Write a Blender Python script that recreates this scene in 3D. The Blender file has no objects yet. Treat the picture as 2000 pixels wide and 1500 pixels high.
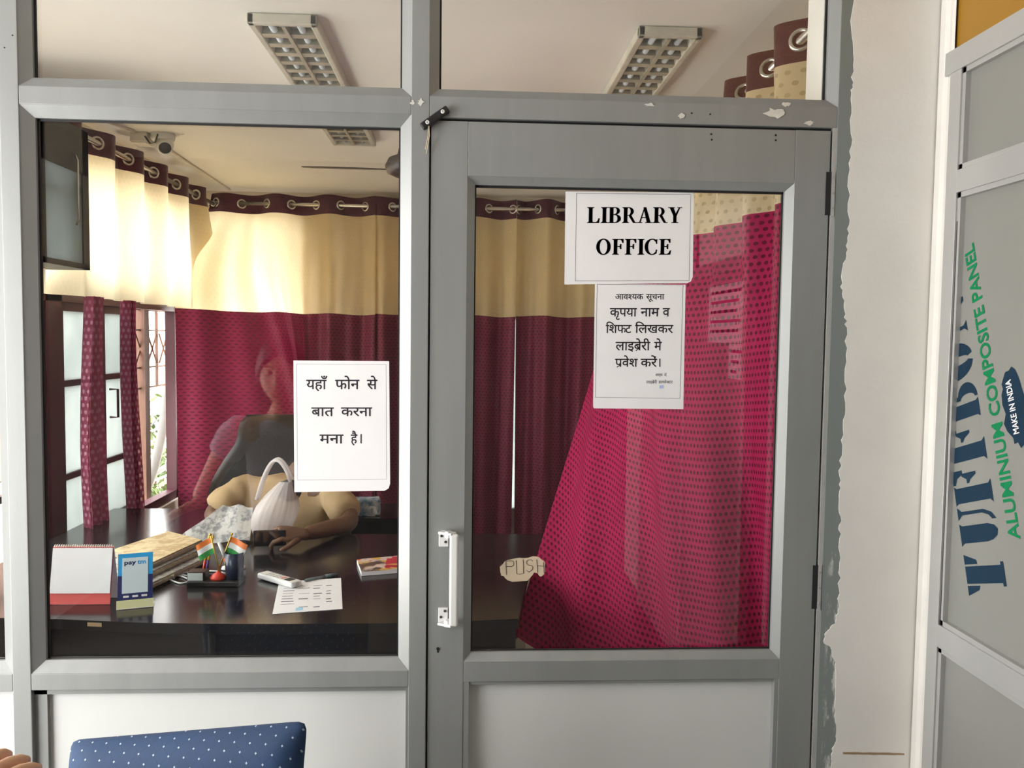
import bpy, bmesh, math, random
from mathutils import Vector, Matrix, Euler
random.seed(11)
SC = bpy.context.scene
COL = SC.collection
V = Vector
PI = math.pi

# ------------------------------------------------------------------ camera
FPX, CAM_Y, CAM_Z = 1584.2, -1.82, 1.6
_a, _b, _c = math.radians(3.0417), math.radians(-3.2349), math.radians(0.7058)
_f = V((math.sin(_a)*math.cos(_b), math.cos(_a)*math.cos(_b), math.sin(_b)))
_r = V((math.cos(_a), -math.sin(_a), 0))
_u = _r.cross(_f)
CR = math.cos(_c)*_r + math.sin(_c)*_u
CU = -math.sin(_c)*_r + math.cos(_c)*_u
CF = _f
CPOS = V((0, CAM_Y, CAM_Z))
cam_data = bpy.data.cameras.new('camera')
cam_data.sensor_width = 36
cam_data.lens = FPX/2000*36
cam_data.clip_start = 0.02
cam = bpy.data.objects.new('camera', cam_data)
COL.objects.link(cam)
m = Matrix((CR, CU, -CF)).transposed().to_4x4()
m.translation = CPOS
cam.matrix_world = m
SC.camera = cam

# ------------------------------------------------------------------ sky, exposure, light
SKY = 12.5
world = bpy.data.worlds.new('sky')
SC.world = world
world.use_nodes = True
_bg = world.node_tree.nodes['Background']
_bg.inputs[0].default_value = (1.0, 0.99, 0.97, 1)
_bg.inputs[1].default_value = SKY
SC.view_settings.view_transform = 'Standard'
SC.view_settings.look = 'None'
SC.view_settings.exposure = 0.0
SC.view_settings.gamma = 1.0
SC.view_settings.use_curve_mapping = False


def portal(loc, rot, sx, sy):
    l = bpy.data.lights.new('sky_portal', 'AREA')
    l.shape = 'RECTANGLE'
    l.size, l.size_y = sx, sy
    l.cycles.is_portal = True
    o = bpy.data.objects.new('sky_portal', l)
    o.location, o.rotation_euler = loc, rot
    COL.objects.link(o)


_sun = bpy.data.lights.new('sun', 'SUN')
_sun.energy = 26.0
_sun.angle = 0.02
_sun.color = (1.0, 0.96, 0.90)
sun = bpy.data.objects.new('sun', _sun)
sun.rotation_euler = V((-.36, .12, -.92)).to_track_quat('-Z', 'Y').to_euler()
COL.objects.link(sun)
# the open left side of the corridor, the passage end, and the office windows
portal((-2.295, -1.25, 1.25), (0, -PI/2, 0), 2.2, 1.8)
portal((-1.9, 1.8, 1.5), (0, -PI/2, 0), 1.9, 3.0)


def P(px, py, x=None, y=None, z=None):
    v = CF + (px-1000)/FPX*CR + (750-py)/FPX*CU
    if x is not None: s = (x-CPOS.x)/v.x
    elif y is not None: s = (y-CPOS.y)/v.y
    else: s = (z-CPOS.z)/v.z
    return CPOS + s*v


# ------------------------------------------------------------------ object helpers
def tag(o, label=None, cat=None, group=None, kind=None):
    if label: o['label'] = label
    if cat: o['category'] = cat
    if group: o['group'] = group
    if kind: o['kind'] = kind
    return o


def empty(name, loc=(0, 0, 0), rz=0.0):
    o = bpy.data.objects.new(name, None)
    o.location = loc
    o.rotation_euler = (0, 0, rz)
    o.empty_display_size = 0.1
    COL.objects.link(o)
    return o


def thing(name, label, cat, loc=(0, 0, 0), rz=0.0, group=None):
    return tag(empty(name, loc, rz), label, cat, group)


def link_mesh(name, me, mats=None, parent=None, world_coords=False):
    o = bpy.data.objects.new(name, me)
    COL.objects.link(o)
    if mats:
        me.materials.clear()
        for m_ in (mats if isinstance(mats, (list, tuple)) else [mats]): me.materials.append(m_)
    if parent:
        o.parent = parent
        if world_coords:
            pm = parent_world(parent)
            o.matrix_parent_inverse = pm.inverted()
    return o


def parent_world(p):
    mt = Matrix.LocRotScale(p.location, p.rotation_euler, p.scale)
    if p.parent:
        return parent_world(p.parent) @ p.matrix_parent_inverse @ mt
    return mt


class MB:
    def __init__(s):
        s.bm = bmesh.new()
        s.mi = 0

    def _new(s, verts, faces, smooth=False):
        vs = [s.bm.verts.new(v) for v in verts]
        out = []
        for f in faces:
            try:
                fc = s.bm.faces.new([vs[i] for i in f])
                fc.material_index = s.mi
                fc.smooth = smooth
                out.append(fc)
            except ValueError:
                pass
        return vs, out

    def box(s, c, d, rot=None, bev=0.0, seg=2):
        c = V(c)
        R_ = rot.to_matrix() if isinstance(rot, Euler) else (rot or Matrix.Identity(3))
        vs = [c + R_ @ V((sx*d[0]/2, sy*d[1]/2, sz*d[2]/2)) for sx in (-1, 1) for sy in (-1, 1) for sz in (-1, 1)]
        fs = [(0, 1, 3, 2), (4, 6, 7, 5), (0, 4, 5, 1), (2, 3, 7, 6), (0, 2, 6, 4), (1, 5, 7, 3)]
        vv, ff = s._new(vs, fs)
        if bev:
            es = list({e for f in ff for e in f.edges})
            bmesh.ops.bevel(s.bm, geom=es, offset=bev, segments=seg, profile=0.5, affect='EDGES')
        return s

    def bx(s, x0, x1, y0, y1, z0, z1, bev=0.0):
        return s.box(((x0+x1)/2, (y0+y1)/2, (z0+z1)/2), (abs(x1-x0), abs(y1-y0), abs(z1-z0)), None, bev)

    def tube(s, pts, r, n=10, cap=True, smooth=True, closed=False):
        pts = [V(p) for p in pts]
        rs = r if isinstance(r, (list, tuple)) else [r]*len(pts)
        rings = []
        N = len(pts)
        prev = None
        for i, p in enumerate(pts):
            if closed: t = pts[(i+1) % N]-pts[i-1]
            else: t = pts[min(i+1, N-1)]-pts[max(i-1, 0)]
            t.normalize()
            if prev is None:
                a = V((0, 0, 1)) if abs(t.z) < 0.9 else V((1, 0, 0))
                nrm = t.cross(a).normalized()
            else:
                nrm = prev-t*prev.dot(t)
                if nrm.length < 1e-6: nrm = t.orthogonal()
                nrm.normalize()
            prev = nrm
            b = t.cross(nrm)
            rings.append([s.bm.verts.new(p+rs[i]*(math.cos(2*PI*k/n)*nrm+math.sin(2*PI*k/n)*b)) for k in range(n)])
        for i in range(N if closed else N-1):
            A, B = rings[i], rings[(i+1) % N]
            for k in range(n):
                f = s.bm.faces.new((A[k], A[(k+1) % n], B[(k+1) % n], B[k]))
                f.smooth = smooth
                f.material_index = s.mi
        if cap and not closed:
            for rg in (rings[0][::-1], rings[-1]):
                f = s.bm.faces.new(rg)
                f.material_index = s.mi
        return s

    def lathe(s, prof, c=(0, 0, 0), n=24, rot=None, smooth=True, cap=True):
        c = V(c)
        R_ = rot or Matrix.Identity(3)
        rings = []
        for r, z in prof:
            rings.append([s.bm.verts.new(c+R_ @ V((r*math.cos(2*PI*k/n), r*math.sin(2*PI*k/n), z))) for k in range(n)])
        for i in range(len(prof)-1):
            for k in range(n):
                f = s.bm.faces.new((rings[i][k], rings[i][(k+1) % n], rings[i+1][(k+1) % n], rings[i+1][k]))
                f.smooth = smooth
                f.material_index = s.mi
        if cap:
            for rg in (rings[0][::-1], rings[-1]):
                f = s.bm.faces.new(rg)
                f.material_index = s.mi
        return s

    def torus(s, c, R0, r0, rot=None, n=20, k=8):
        R_ = rot or Matrix.Identity(3)
        pts = [V(c)+R_ @ V((R0*math.cos(2*PI*i/n), R0*math.sin(2*PI*i/n), 0)) for i in range(n)]
        return s.tube(pts, r0, k, closed=True)

    def prism(s, poly, o, ux, uy, th):
        """polygon (2-D list) extruded by th along ux x uy"""
        o, ux, uy = V(o), V(ux), V(uy)
        nz = ux.cross(uy).normalized()
        n = len(poly)
        lo = [s.bm.verts.new(o+a*ux+b*uy) for a, b in poly]
        hi = [s.bm.verts.new(o+a*ux+b*uy+nz*th) for a, b in poly]
        fs = [s.bm.faces.new(hi), s.bm.faces.new(lo[::-1])]
        for i in range(n):
            fs.append(s.bm.faces.new((lo[i], lo[(i+1) % n], hi[(i+1) % n], hi[i])))
        for f in fs: f.material_index = s.mi
        return s

    def sphere(s, c, r, rot=None, n=20, k=14):
        R_ = rot or Matrix.Identity(3)
        r = r if isinstance(r, (tuple, list)) else (r, r, r)
        vs, fs = [], []
        for i in range(1, k):
            for j in range(n):
                t, p = PI*i/k, 2*PI*j/n
                vs.append(V(c)+R_ @ V((r[0]*math.sin(t)*math.cos(p), r[1]*math.sin(t)*math.sin(p), r[2]*math.cos(t))))
        for i in range(k-2):
            for j in range(n):
                fs.append((i*n+j, (i+1)*n+j, (i+1)*n+(j+1) % n, i*n+(j+1) % n))
        top, bot = len(vs), len(vs)+1
        vs += [V(c)+R_ @ V((0, 0, r[2])), V(c)-R_ @ V((0, 0, r[2]))]
        for j in range(n):
            fs.append((top, j, (j+1) % n))
            fs.append((bot, (k-2)*n+(j+1) % n, (k-2)*n+j))
        s._new(vs, fs, True)
        return s

    def flat(s, polys, fn, lift=None):
        """2-D polygons placed through fn(a,b)->point; one face each (lift: hair-thin steps between overlapping strokes)"""
        for k, poly in enumerate(polys):
            try:
                up = lift*((k*7) % 23)/23 if lift else V((0, 0, 0))
                f = s.bm.faces.new([s.bm.verts.new(V(fn(a, b))+up) for a, b in poly])
                f.material_index = s.mi
            except ValueError:
                pass
        return s

    def build(s, name, mats, parent=None, world_coords=False, recalc=True):
        if recalc: bmesh.ops.recalc_face_normals(s.bm, faces=s.bm.faces)
        me = bpy.data.meshes.new(name)
        s.bm.to_mesh(me)
        s.bm.free()
        return link_mesh(name, me, mats, parent, world_coords)


# ------------------------------------------------------------------ node helpers / materials
def nmat(name):
    m_ = bpy.data.materials.new(name)
    m_.use_nodes = True
    nt = m_.node_tree
    nt.nodes.clear()
    out = nt.nodes.new('ShaderNodeOutputMaterial')
    return m_, nt, out


def N(nt, kind, **kw):
    n = nt.nodes.new(kind)
    for k, v in kw.items():
        if k.startswith('i_'):
            n.inputs[k[2:].replace('_', ' ')].default_value = v
        else: setattr(n, k, v)
    return n


def math_n(nt, op, a, b=None, c=None):
    n = nt.nodes.new('ShaderNodeMath')
    n.operation = op
    for i, x in enumerate((a, b, c)):
        if x is None: continue
        if isinstance(x, (int, float)): n.inputs[i].default_value = x
        else: nt.links.new(x, n.inputs[i])
    return n.outputs[0]


def rgb(c): return (c[0], c[1], c[2], 1)


def mix_rgb(nt, fac, a, b):
    n = nt.nodes.new('ShaderNodeMix')
    n.data_type = 'RGBA'
    for sock, x in ((n.inputs[0], fac), (n.inputs[6], a), (n.inputs[7], b)):
        if isinstance(x, tuple): sock.default_value = rgb(x)
        elif isinstance(x, (int, float)): sock.default_value = x
        else: nt.links.new(x, sock)
    return n.outputs[2]


def noise(nt, scale, detail=3.0, coord='Object', stretch=None, rough=0.55):
    tc = nt.nodes.new('ShaderNodeTexCoord')
    src = tc.outputs[coord]
    if stretch:
        mp = nt.nodes.new('ShaderNodeMapping')
        mp.inputs['Scale'].default_value = stretch
        nt.links.new(src, mp.inputs[0])
        src = mp.outputs[0]
    n = nt.nodes.new('ShaderNodeTexNoise')
    n.inputs['Scale'].default_value = scale
    n.inputs['Detail'].default_value = detail
    n.inputs['Roughness'].default_value = rough
    nt.links.new(src, n.inputs['Vector'])
    return n.outputs['Fac']


def ramp(nt, fac, p0, p1):
    n = nt.nodes.new('ShaderNodeMapRange')
    n.inputs[1].default_value = p0
    n.inputs[2].default_value = p1
    nt.links.new(fac, n.inputs[0])
    return n.outputs[0]


def mat(name, col, rough=0.5, metal=0.0, var=0.12, vscale=6.0, bump=0.0, bscale=60.0, col2=None, coat=0.0, stretch=None, spec=0.5):
    m_, nt, out = nmat(name)
    b = N(nt, 'ShaderNodeBsdfPrincipled')
    b.inputs['Roughness'].default_value = rough
    b.inputs['Metallic'].default_value = metal
    b.inputs['Specular IOR Level'].default_value = spec
    if coat:
        b.inputs['Coat Weight'].default_value = coat
        b.inputs['Coat Roughness'].default_value = 0.08
    if var or col2:
        c2 = col2 or tuple(max(0, x*(1-var)) for x in col)
        f = ramp(nt, noise(nt, vscale, 4.0, stretch=stretch), 0.35, 0.65)
        nt.links.new(mix_rgb(nt, f, tuple(col), tuple(c2)), b.inputs['Base Color'])
    else:
        b.inputs['Base Color'].default_value = rgb(col)
    if bump:
        bn = N(nt, 'ShaderNodeBump')
        bn.inputs['Strength'].default_value = bump
        bn.inputs['Distance'].default_value = 0.004
        nt.links.new(noise(nt, bscale, 3.0, stretch=stretch), bn.inputs['Height'])
        nt.links.new(bn.outputs[0], b.inputs['Normal'])
    nt.links.new(b.outputs[0], out.inputs[0])
    return m_


def glass_mat(name, tint=(1, 1, 1), f0=0.045):
    """thin window pane: see-through with a Schlick mirror part on both faces"""
    m_, nt, out = nmat(name)
    g = N(nt, 'ShaderNodeNewGeometry')
    d = N(nt, 'ShaderNodeVectorMath', operation='DOT_PRODUCT')
    nt.links.new(g.outputs['Incoming'], d.inputs[0])
    nt.links.new(g.outputs['Normal'], d.inputs[1])
    c = math_n(nt, 'ABSOLUTE', d.outputs['Value'])
    p = math_n(nt, 'POWER', math_n(nt, 'SUBTRACT', 1.0, c), 5.0)
    fac = math_n(nt, 'ADD', f0, math_n(nt, 'MULTIPLY', p, 1-f0))
    t = N(nt, 'ShaderNodeBsdfTransparent')
    t.inputs[0].default_value = rgb(tint)
    gl = N(nt, 'ShaderNodeBsdfGlossy')
    gl.inputs['Roughness'].default_value = 0.0
    mx = N(nt, 'ShaderNodeMixShader')
    nt.links.new(fac, mx.inputs[0])
    nt.links.new(t.outputs[0], mx.inputs[1])
    nt.links.new(gl.outputs[0], mx.inputs[2])
    nt.links.new(mx.outputs[0], out.inputs[0])
    return m_


def cloth_mat(name, col, dot=None, pu=0.022, pv=0.02, du=0.3, dv=0.22, trans=0.3, thru=0.0, dot_thru=None, rough=0.6, tcol=None, sheen=0.3, spec=.35):
    """woven curtain: UV (metres) carries a staggered dot weave; trans = light through the cloth, thru = open weave"""
    m_, nt, out = nmat(name)
    tc = N(nt, 'ShaderNodeTexCoord')
    sp = N(nt, 'ShaderNodeSeparateXYZ')
    nt.links.new(tc.outputs['UV'], sp.inputs[0])
    vrow = math_n(nt, 'DIVIDE', sp.outputs[1], pv)
    row = math_n(nt, 'FLOOR', vrow)
    off = math_n(nt, 'MULTIPLY', math_n(nt, 'MODULO', row, 2.0), 0.5)
    fu = math_n(nt, 'SUBTRACT', math_n(nt, 'FRACT', math_n(nt, 'ADD', math_n(nt, 'DIVIDE', sp.outputs[0], pu), off)), 0.5)
    fv = math_n(nt, 'SUBTRACT', math_n(nt, 'FRACT', vrow), 0.5)
    a = math_n(nt, 'POWER', math_n(nt, 'DIVIDE', fu, du), 2.0)
    b_ = math_n(nt, 'POWER', math_n(nt, 'DIVIDE', fv, dv), 2.0)
    d = math_n(nt, 'SUBTRACT', 1.25, math_n(nt, 'ADD', a, b_))
    mask = N(nt, 'ShaderNodeClamp')
    nt.links.new(math_n(nt, 'MULTIPLY', d, 2.0), mask.inputs[0])
    mask = mask.outputs[0]
    base = mix_rgb(nt, ramp(nt, noise(nt, 9.0, 4.0), 0.3, 0.7), tuple(col), tuple(x*0.88 for x in col))
    colr = mix_rgb(nt, mask, base, tuple(dot)) if dot else base
    pb = N(nt, 'ShaderNodeBsdfPrincipled')
    pb.inputs['Roughness'].default_value = rough
    pb.inputs['Sheen Weight'].default_value = sheen
    pb.inputs['Specular IOR Level'].default_value = spec
    nt.links.new(colr, pb.inputs['Base Color'])
    bn = N(nt, 'ShaderNodeBump')
    bn.inputs['Strength'].default_value = 0.35
    bn.inputs['Distance'].default_value = 0.002
    nt.links.new(mask, bn.inputs['Height'])
    nt.links.new(bn.outputs[0], pb.inputs['Normal'])
    tl = N(nt, 'ShaderNodeBsdfTranslucent')
    if tcol: tl.inputs[0].default_value = rgb(tcol)
    else: nt.links.new(colr, tl.inputs[0])
    mx = N(nt, 'ShaderNodeMixShader')
    mx.inputs[0].default_value = trans
    nt.links.new(pb.outputs[0], mx.inputs[1])
    nt.links.new(tl.outputs[0], mx.inputs[2])
    last = mx.outputs[0]
    if thru or dot_thru:
        tp = N(nt, 'ShaderNodeBsdfTransparent')
        m2 = N(nt, 'ShaderNodeMixShader')
        if dot_thru is not None:
            fr = N(nt, 'ShaderNodeMapRange')
            fr.inputs[3].default_value = thru
            fr.inputs[4].default_value = dot_thru
            nt.links.new(mask, fr.inputs[0])
            nt.links.new(fr.outputs[0], m2.inputs[0])
        else: m2.inputs[0].default_value = thru
        nt.links.new(last, m2.inputs[1])
        nt.links.new(tp.outputs[0], m2.inputs[2])
        last = m2.outputs[0]
    nt.links.new(last, out.inputs[0])
    return m_


M = {}
M['alu'] = mat('grey_anodised_aluminium', (0.30, 0.31, 0.305), 0.38, 0.25, 0.08, 3.0, 0.03, 40, stretch=(6, 6, 0.6))
M['alu_bright'] = mat('bright_aluminium', (0.50, 0.50, 0.49), 0.32, 0.35, 0.06, 4.0)
M['gasket'] = mat('black_rubber', (0.012, 0.012, 0.013), 0.6)
M['laminate'] = mat('white_laminate_board', (0.62, 0.63, 0.61), 0.35, 0, 0.05, 2.0)
M['acp'] = mat('grey_composite_panel', (0.27, 0.27, 0.25), 0.45, 0.1, 0.07, 2.5)
M['acp_yellow'] = mat('mustard_panel', (0.34, 0.17, 0.015), 0.4, 0, 0.06, 2.0)
M['plaster'] = mat('white_painted_plaster', (0.80, 0.78, 0.74), 0.75, 0, 0.06, 5.0, 0.25, 30)
M['plaster_in'] = mat('cream_painted_wall', (0.80, 0.74, 0.65), 0.8, 0, 0.05, 3.0, 0.1, 30)
M['ceiling'] = mat('cream_ceiling_paint', (0.87, 0.83, 0.77), 0.85, 0, 0.06, 1.5, 0.1, 20)
M['floor'] = mat('brown_floor_tile', (0.32, 0.29, 0.25), 0.4, 0, 0.2, 4.0)
M['floor_c'] = mat('dark_corridor_floor', (0.11, 0.10, 0.09), 0.5, 0, 0.15, 4.0)
M['glass'] = glass_mat('clear_glass', (0.985, 0.995, 0.99), 0.056)
M['paper'] = mat('white_paper', (0.84, 0.83, 0.84), 0.7, 0, 0.03, 12.0)
M['ink'] = mat('black_print', (0.012, 0.008, 0.018), 0.6, 0, 0)
M['ink_grey'] = mat('grey_print', (0.10, 0.10, 0.12), 0.6, 0, 0)
M['ink_blue'] = mat('blue_stamp_ink', (0.45, 0.52, 0.80), 0.6, 0, 0)
M['card'] = mat('beige_card', (0.62, 0.50, 0.36), 0.8, 0, 0.08, 30)
M['black_plastic'] = mat('black_plastic', (0.012, 0.011, 0.012), 0.35, 0, 0)
M['steel'] = mat('bright_steel', (0.62, 0.60, 0.56), 0.22, 0.9, 0.05)
M['string'] = mat('jute_string', (0.62, 0.52, 0.36), 0.9)
M['tape'] = mat('old_tape', (0.72, 0.70, 0.64), 0.6, 0, 0.15, 40)
M['hole'] = mat('dark_hole', (0.01, 0.01, 0.01), 0.9, 0, 0)
M['white_plastic'] = mat('white_plastic', (0.74, 0.74, 0.73), 0.35, 0, 0.03)
M['desk'] = mat('black_gloss_laminate', (0.014, 0.012, 0.014), 0.16, 0, 0.3, 8.0)
M['desk_edge'] = mat('worn_tan_edge', (0.36, 0.24, 0.13), 0.6)
M['leather'] = mat('black_leatherette', (0.009, 0.009, 0.010), 0.6, 0, 0.2, 20, 0.2, 120)
M['dark_steel'] = mat('dark_painted_steel', (0.035, 0.042, 0.042), 0.4, 0.1, 0.2, 8)
M['maroon_paint'] = mat('maroon_window_paint', (0.085, 0.02, 0.03), 0.5, 0, 0.15, 10)
M['brown_wood'] = mat('brown_wood', (0.13, 0.05, 0.025), 0.6, 0, 0.3, 12, stretch=(8, 8, 1))
def frosted_mat():
    m_, nt, out = nmat('frosted_pane')
    t = N(nt, 'ShaderNodeBsdfTranslucent')
    f = ramp(nt, noise(nt, 3.0, 3.0, stretch=(1, 1, 0.6)), 0.3, 0.72)
    nt.links.new(mix_rgb(nt, f, (0.40, 0.42, 0.415), (0.28, 0.305, 0.30)), t.inputs[0])
    g = N(nt, 'ShaderNodeBsdfPrincipled')
    g.inputs['Base Color'].default_value = (0.6, 0.62, 0.6, 1)
    g.inputs['Roughness'].default_value = 0.25
    mx = N(nt, 'ShaderNodeMixShader')
    mx.inputs[0].default_value = 0.12
    nt.links.new(t.outputs[0], mx.inputs[1])
    nt.links.new(g.outputs[0], mx.inputs[2])
    nt.links.new(mx.outputs[0], out.inputs[0])
    return m_


def smeared_alu():
    """grey post with white paint dragged over its wall side near the floor"""
    m_, nt, out = nmat('grey_post_with_paint_smears')
    b = N(nt, 'ShaderNodeBsdfPrincipled')
    b.inputs['Roughness'].default_value = 0.5
    f = noise(nt, 16.0, 6.0, stretch=(1.6, 1.6, 0.4), rough=0.7)
    tc = N(nt, 'ShaderNodeTexCoord')
    sp = N(nt, 'ShaderNodeSeparateXYZ')
    nt.links.new(tc.outputs['Object'], sp.inputs[0])
    h = N(nt, 'ShaderNodeMapRange')
    h.inputs[1].default_value = 0.98
    h.inputs[2].default_value = 1.35
    h.inputs[3].default_value = 0.0
    h.inputs[4].default_value = 0.22
    nt.links.new(sp.outputs[2], h.inputs[0])
    k = math_n(nt, 'SUBTRACT', f, h.outputs[0])
    w = N(nt, 'ShaderNodeMapRange')
    w.inputs[1].default_value = 0.836
    w.inputs[2].default_value = 0.848
    nt.links.new(sp.outputs[0], w.inputs[0])
    s = math_n(nt, 'MULTIPLY', ramp(nt, k, 0.50, 0.58), w.outputs[0])
    nt.links.new(mix_rgb(nt, s, (0.21, 0.235, 0.23), (0.68, 0.68, 0.66)), b.inputs['Base Color'])
    nt.links.new(b.outputs[0], out.inputs[0])
    return m_


M['frosted'] = frosted_mat()
M['post_smear'] = smeared_alu()


def struct(name, mb, mt, parent=None):
    o = mb.build(name, mt, parent)
    if not parent: o['kind'] = 'structure'
    return o


def sroot(name):
    return tag(empty(name), kind='structure')


XW, YB, ZC = -1.76, 3.72, 2.55          # office left wall, back wall, ceiling

# ---- office shell
struct('floor', MB().bx(XW-.1, 1.25, .04, YB+.1, -.06, 0), M['floor'])
struct('floor_corridor', MB().bx(-2.4, 1.25, -3.7, .04, -.06, 0), M['floor_c'])
struct('ceiling', MB().bx(XW-.1, 1.25, .0, YB+.1, ZC, ZC+.12), M['ceiling'])
OY0, OY1, OZ0, OZ1 = .35, 3.26, .60, 2.42
wl = MB()
wl.bx(XW-.1, XW, 0, YB, 0, OZ0).bx(XW-.1, XW, 0, YB, OZ1, ZC).bx(XW-.1, XW, 0, OY0, OZ0, OZ1).bx(XW-.1, XW, OY1, YB, OZ0, OZ1)
struct('wall_left', wl, M['plaster_in'])
BX0, BX1, BZ0, BZ1 = -1.70, -1.08, .84, 2.40       # window in the back wall behind the curtain
SX0, SX1, SZ0, SZ1 = .27, .36, .40, 1.75          # narrow opening behind the parted curtain
wb = MB()
wb.bx(XW-.1, BX0, YB, YB+.1, 0, ZC).bx(BX1, SX0, YB, YB+.1, 0, ZC).bx(SX1, 1.25, YB, YB+.1, 0, ZC)
wb.bx(BX0, BX1, YB, YB+.1, 0, BZ0).bx(BX0, BX1, YB, YB+.1, BZ1, ZC)
wb.bx(SX0, SX1, YB, YB+.1, 0, SZ0).bx(SX0, SX1, YB, YB+.1, SZ1, ZC)
struct('wall_back', wb, M['plaster_in'])
wr = MB().bx(1.10, 1.2, .0, YB, 0, ZC)
struct('wall_right', wr, M['plaster_in'])
struct('trim_reveal', MB().bx(.818, 1.10, .075, .16, 0, ZC), M['plaster'])

# window_1: the office's left-wall casements
w = sroot('window_1')
MB().bx(XW-.08, XW-.02, 1.70, 1.84, OZ0, OZ1).bx(XW-.08, XW-.02, OY0, OY0+.06, OZ0, OZ1).bx(XW-.08, XW-.02, OY1-.06, OY1, OZ0, OZ1)\
    .bx(XW-.08, XW-.02, OY0, OY1, OZ1-.06, OZ1).bx(XW-.08, XW-.02, OY0, OY1, OZ0, OZ0+.05).bx(XW-.08, XW-.02, OY0, OY1, 1.735, 1.80).build('window_frame', M['maroon_paint'], w)


def sash(y0, y1, z0, z1, rails, parent, handle=None, pane='frosted'):
    f = MB()
    b = .038
    f.bx(XW-.075, XW-.035, y0, y0+b, z0, z1).bx(XW-.075, XW-.035, y1-b, y1, z0, z1).bx(XW-.075, XW-.035, y0, y1, z0, z0+b).bx(XW-.075, XW-.035, y0, y1, z1-b, z1)
    for r_ in rails: f.bx(XW-.07, XW-.04, y0, y1, r_-.014, r_+.014)
    o = f.build('sash', M['maroon_paint'], parent)
    MB().bx(XW-.058, XW-.052, y0+.01, y1-.01, z0+.01, z1-.01).build('pane', M[pane], o)
    if handle:
        MB().tube([(XW-.035, handle, 1.18), (XW+.005, handle, 1.18), (XW+.005, handle, 1.32), (XW-.035, handle, 1.32)], .006).build('sash_handle', M['maroon_paint'], o)
    return o


sash(1.84, 2.25, OZ0+.05, 1.735, (1.372, .95), w)
sash(2.25, 2.66, OZ0+.05, 1.735, (1.382, .96), w, 2.33)
sash(1.18, 1.70, OZ0+.05, 1.735, (1.372, .95), w, None, 'glass')
sash(.42, 1.18, OZ0+.05, 1.735, (1.372, .95), w, None, 'glass')
for a, b in ((.42, 1.18), (1.18, 1.70), (1.84, 2.25), (2.25, 2.66), (2.66, 3.2)): sash(a, b, 1.80, OZ1-.06, (), w, None, 'glass')
# window_2 and window_3: openings in the back wall
w = sroot('window_2')
f = MB().bx(BX0, BX0+.05, YB+.02, YB+.07, BZ0, BZ1).bx(BX1-.05, BX1, YB+.02, YB+.07, BZ0, BZ1).bx(BX0, BX1, YB+.02, YB+.07, BZ1-.05, BZ1).bx(BX0, BX1, YB+.02, YB+.07, BZ0, BZ0+.05)
for i in range(11): f.bx(BX0+.05, BX1-.05, YB+.03, YB+.045, BZ1-.09-i*.045, BZ1-.07-i*.045)
f.build('window_frame', M['white_plastic'], w)
MB().bx(BX0+.02, BX1-.02, YB+.055, YB+.06, BZ0+.02, BZ1-.02).build('pane', M['glass'], w)
w = sroot('window_3')
MB().bx(SX0, SX0+.02, YB+.02, YB+.07, SZ0, SZ1).bx(SX1-.02, SX1, YB+.02, YB+.07, SZ0, SZ1).bx(SX0, SX1, YB+.02, YB+.07, SZ0, SZ0+.02).bx(SX0, SX1, YB+.02, YB+.07, SZ1-.02, SZ1).build('window_frame', M['white_plastic'], w)
MB().bx(SX0+.01, SX1-.01, YB+.05, YB+.056, SZ0+.01, SZ1-.01).build('pane', M['frosted'], w)

# ---- aluminium partition: posts and rails (front faces at y = 0)
PD = .075
struct('trim_1', MB().bx(-1.008, -.968, 0, PD, 0, ZC, .0015), M['alu'])
struct('trim_2', MB().bx(-.132, -.092, 0, PD, 0, ZC, .0015), M['alu'])
struct('trim_3', MB().bx(.825, .8725, 0, PD, 0, ZC, .0015), M['post_smear'])
struct('trim_4', MB().bx(-.968, -.132, .0006, PD, 2.088, 2.127, .0015), M['alu'])
struct('trim_5', MB().bx(-.092, .825, .0006, PD, 2.083, 2.129, .0015), M['alu'])
struct('trim_6', MB().bx(-.968, -.132, .0006, PD, .802, .840, .0015), M['alu'])
# screw holes and dark gaps
DARKB = M['hole']


def bead(f, x0, x1, z0, z1, wx, yi=.002, yo=.026, sides='LRTB'):
    """sloping glazing bead: front edge at the frame, back edge at the glass"""
    a = [(x0, z0), (x1, z0), (x1, z1), (x0, z1)]
    b = [(x0+wx, z0+wx), (x1-wx, z0+wx), (x1-wx, z1-wx), (x0+wx, z1-wx)]
    names = 'BRTL'
    for i in range(4):
        if names[i] not in sides: continue
        j = (i+1) % 4
        vs = [V((a[i][0], yi, a[i][1])), V((a[j][0], yi, a[j][1])), V((b[j][0], yo-.008, b[j][1])), V((b[i][0], yo-.008, b[i][1])),
              V((a[i][0], yo+.03, a[i][1])), V((a[j][0], yo+.03, a[j][1])), V((b[j][0], yo, b[j][1])), V((b[i][0], yo, b[i][1]))]
        f._new(vs, [(0, 1, 2, 3), (3, 2, 6, 7), (7, 6, 5, 4), (4, 5, 1, 0), (0, 3, 7, 4), (1, 5, 6, 2)])
    return f


def glazing(name, x0, x1, z0, z1, wx, parent=None, wall=True):
    """bead frame, black gasket line and pane filling the opening"""
    r_ = parent or sroot(name)
    bead(MB(), x0, x1, z0, z1, wx).build('glazing_bead', M['alu'], r_)
    g = MB()
    k, t = wx, .004
    g.bx(x0+k-.004, x1-k+.004, .0262, .0315, z1-k-t, z1-k+.004).bx(x0+k-.004, x1-k+.004, .0262, .0315, z0+k-.004, z0+k+t*.6)
    g.bx(x0+k-.004, x0+k+t, .0262, .0315, z0+k, z1-k).bx(x1-k-t, x1-k+.004, .0262, .0315, z0+k, z1-k)
    g.build('gasket', M['gasket'], r_)
    MB().bx(x0+.012, x1-.012, .0325, .0375, z0+.012, z1-.012).build('pane', M['glass'], r_)
    return r_


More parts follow.
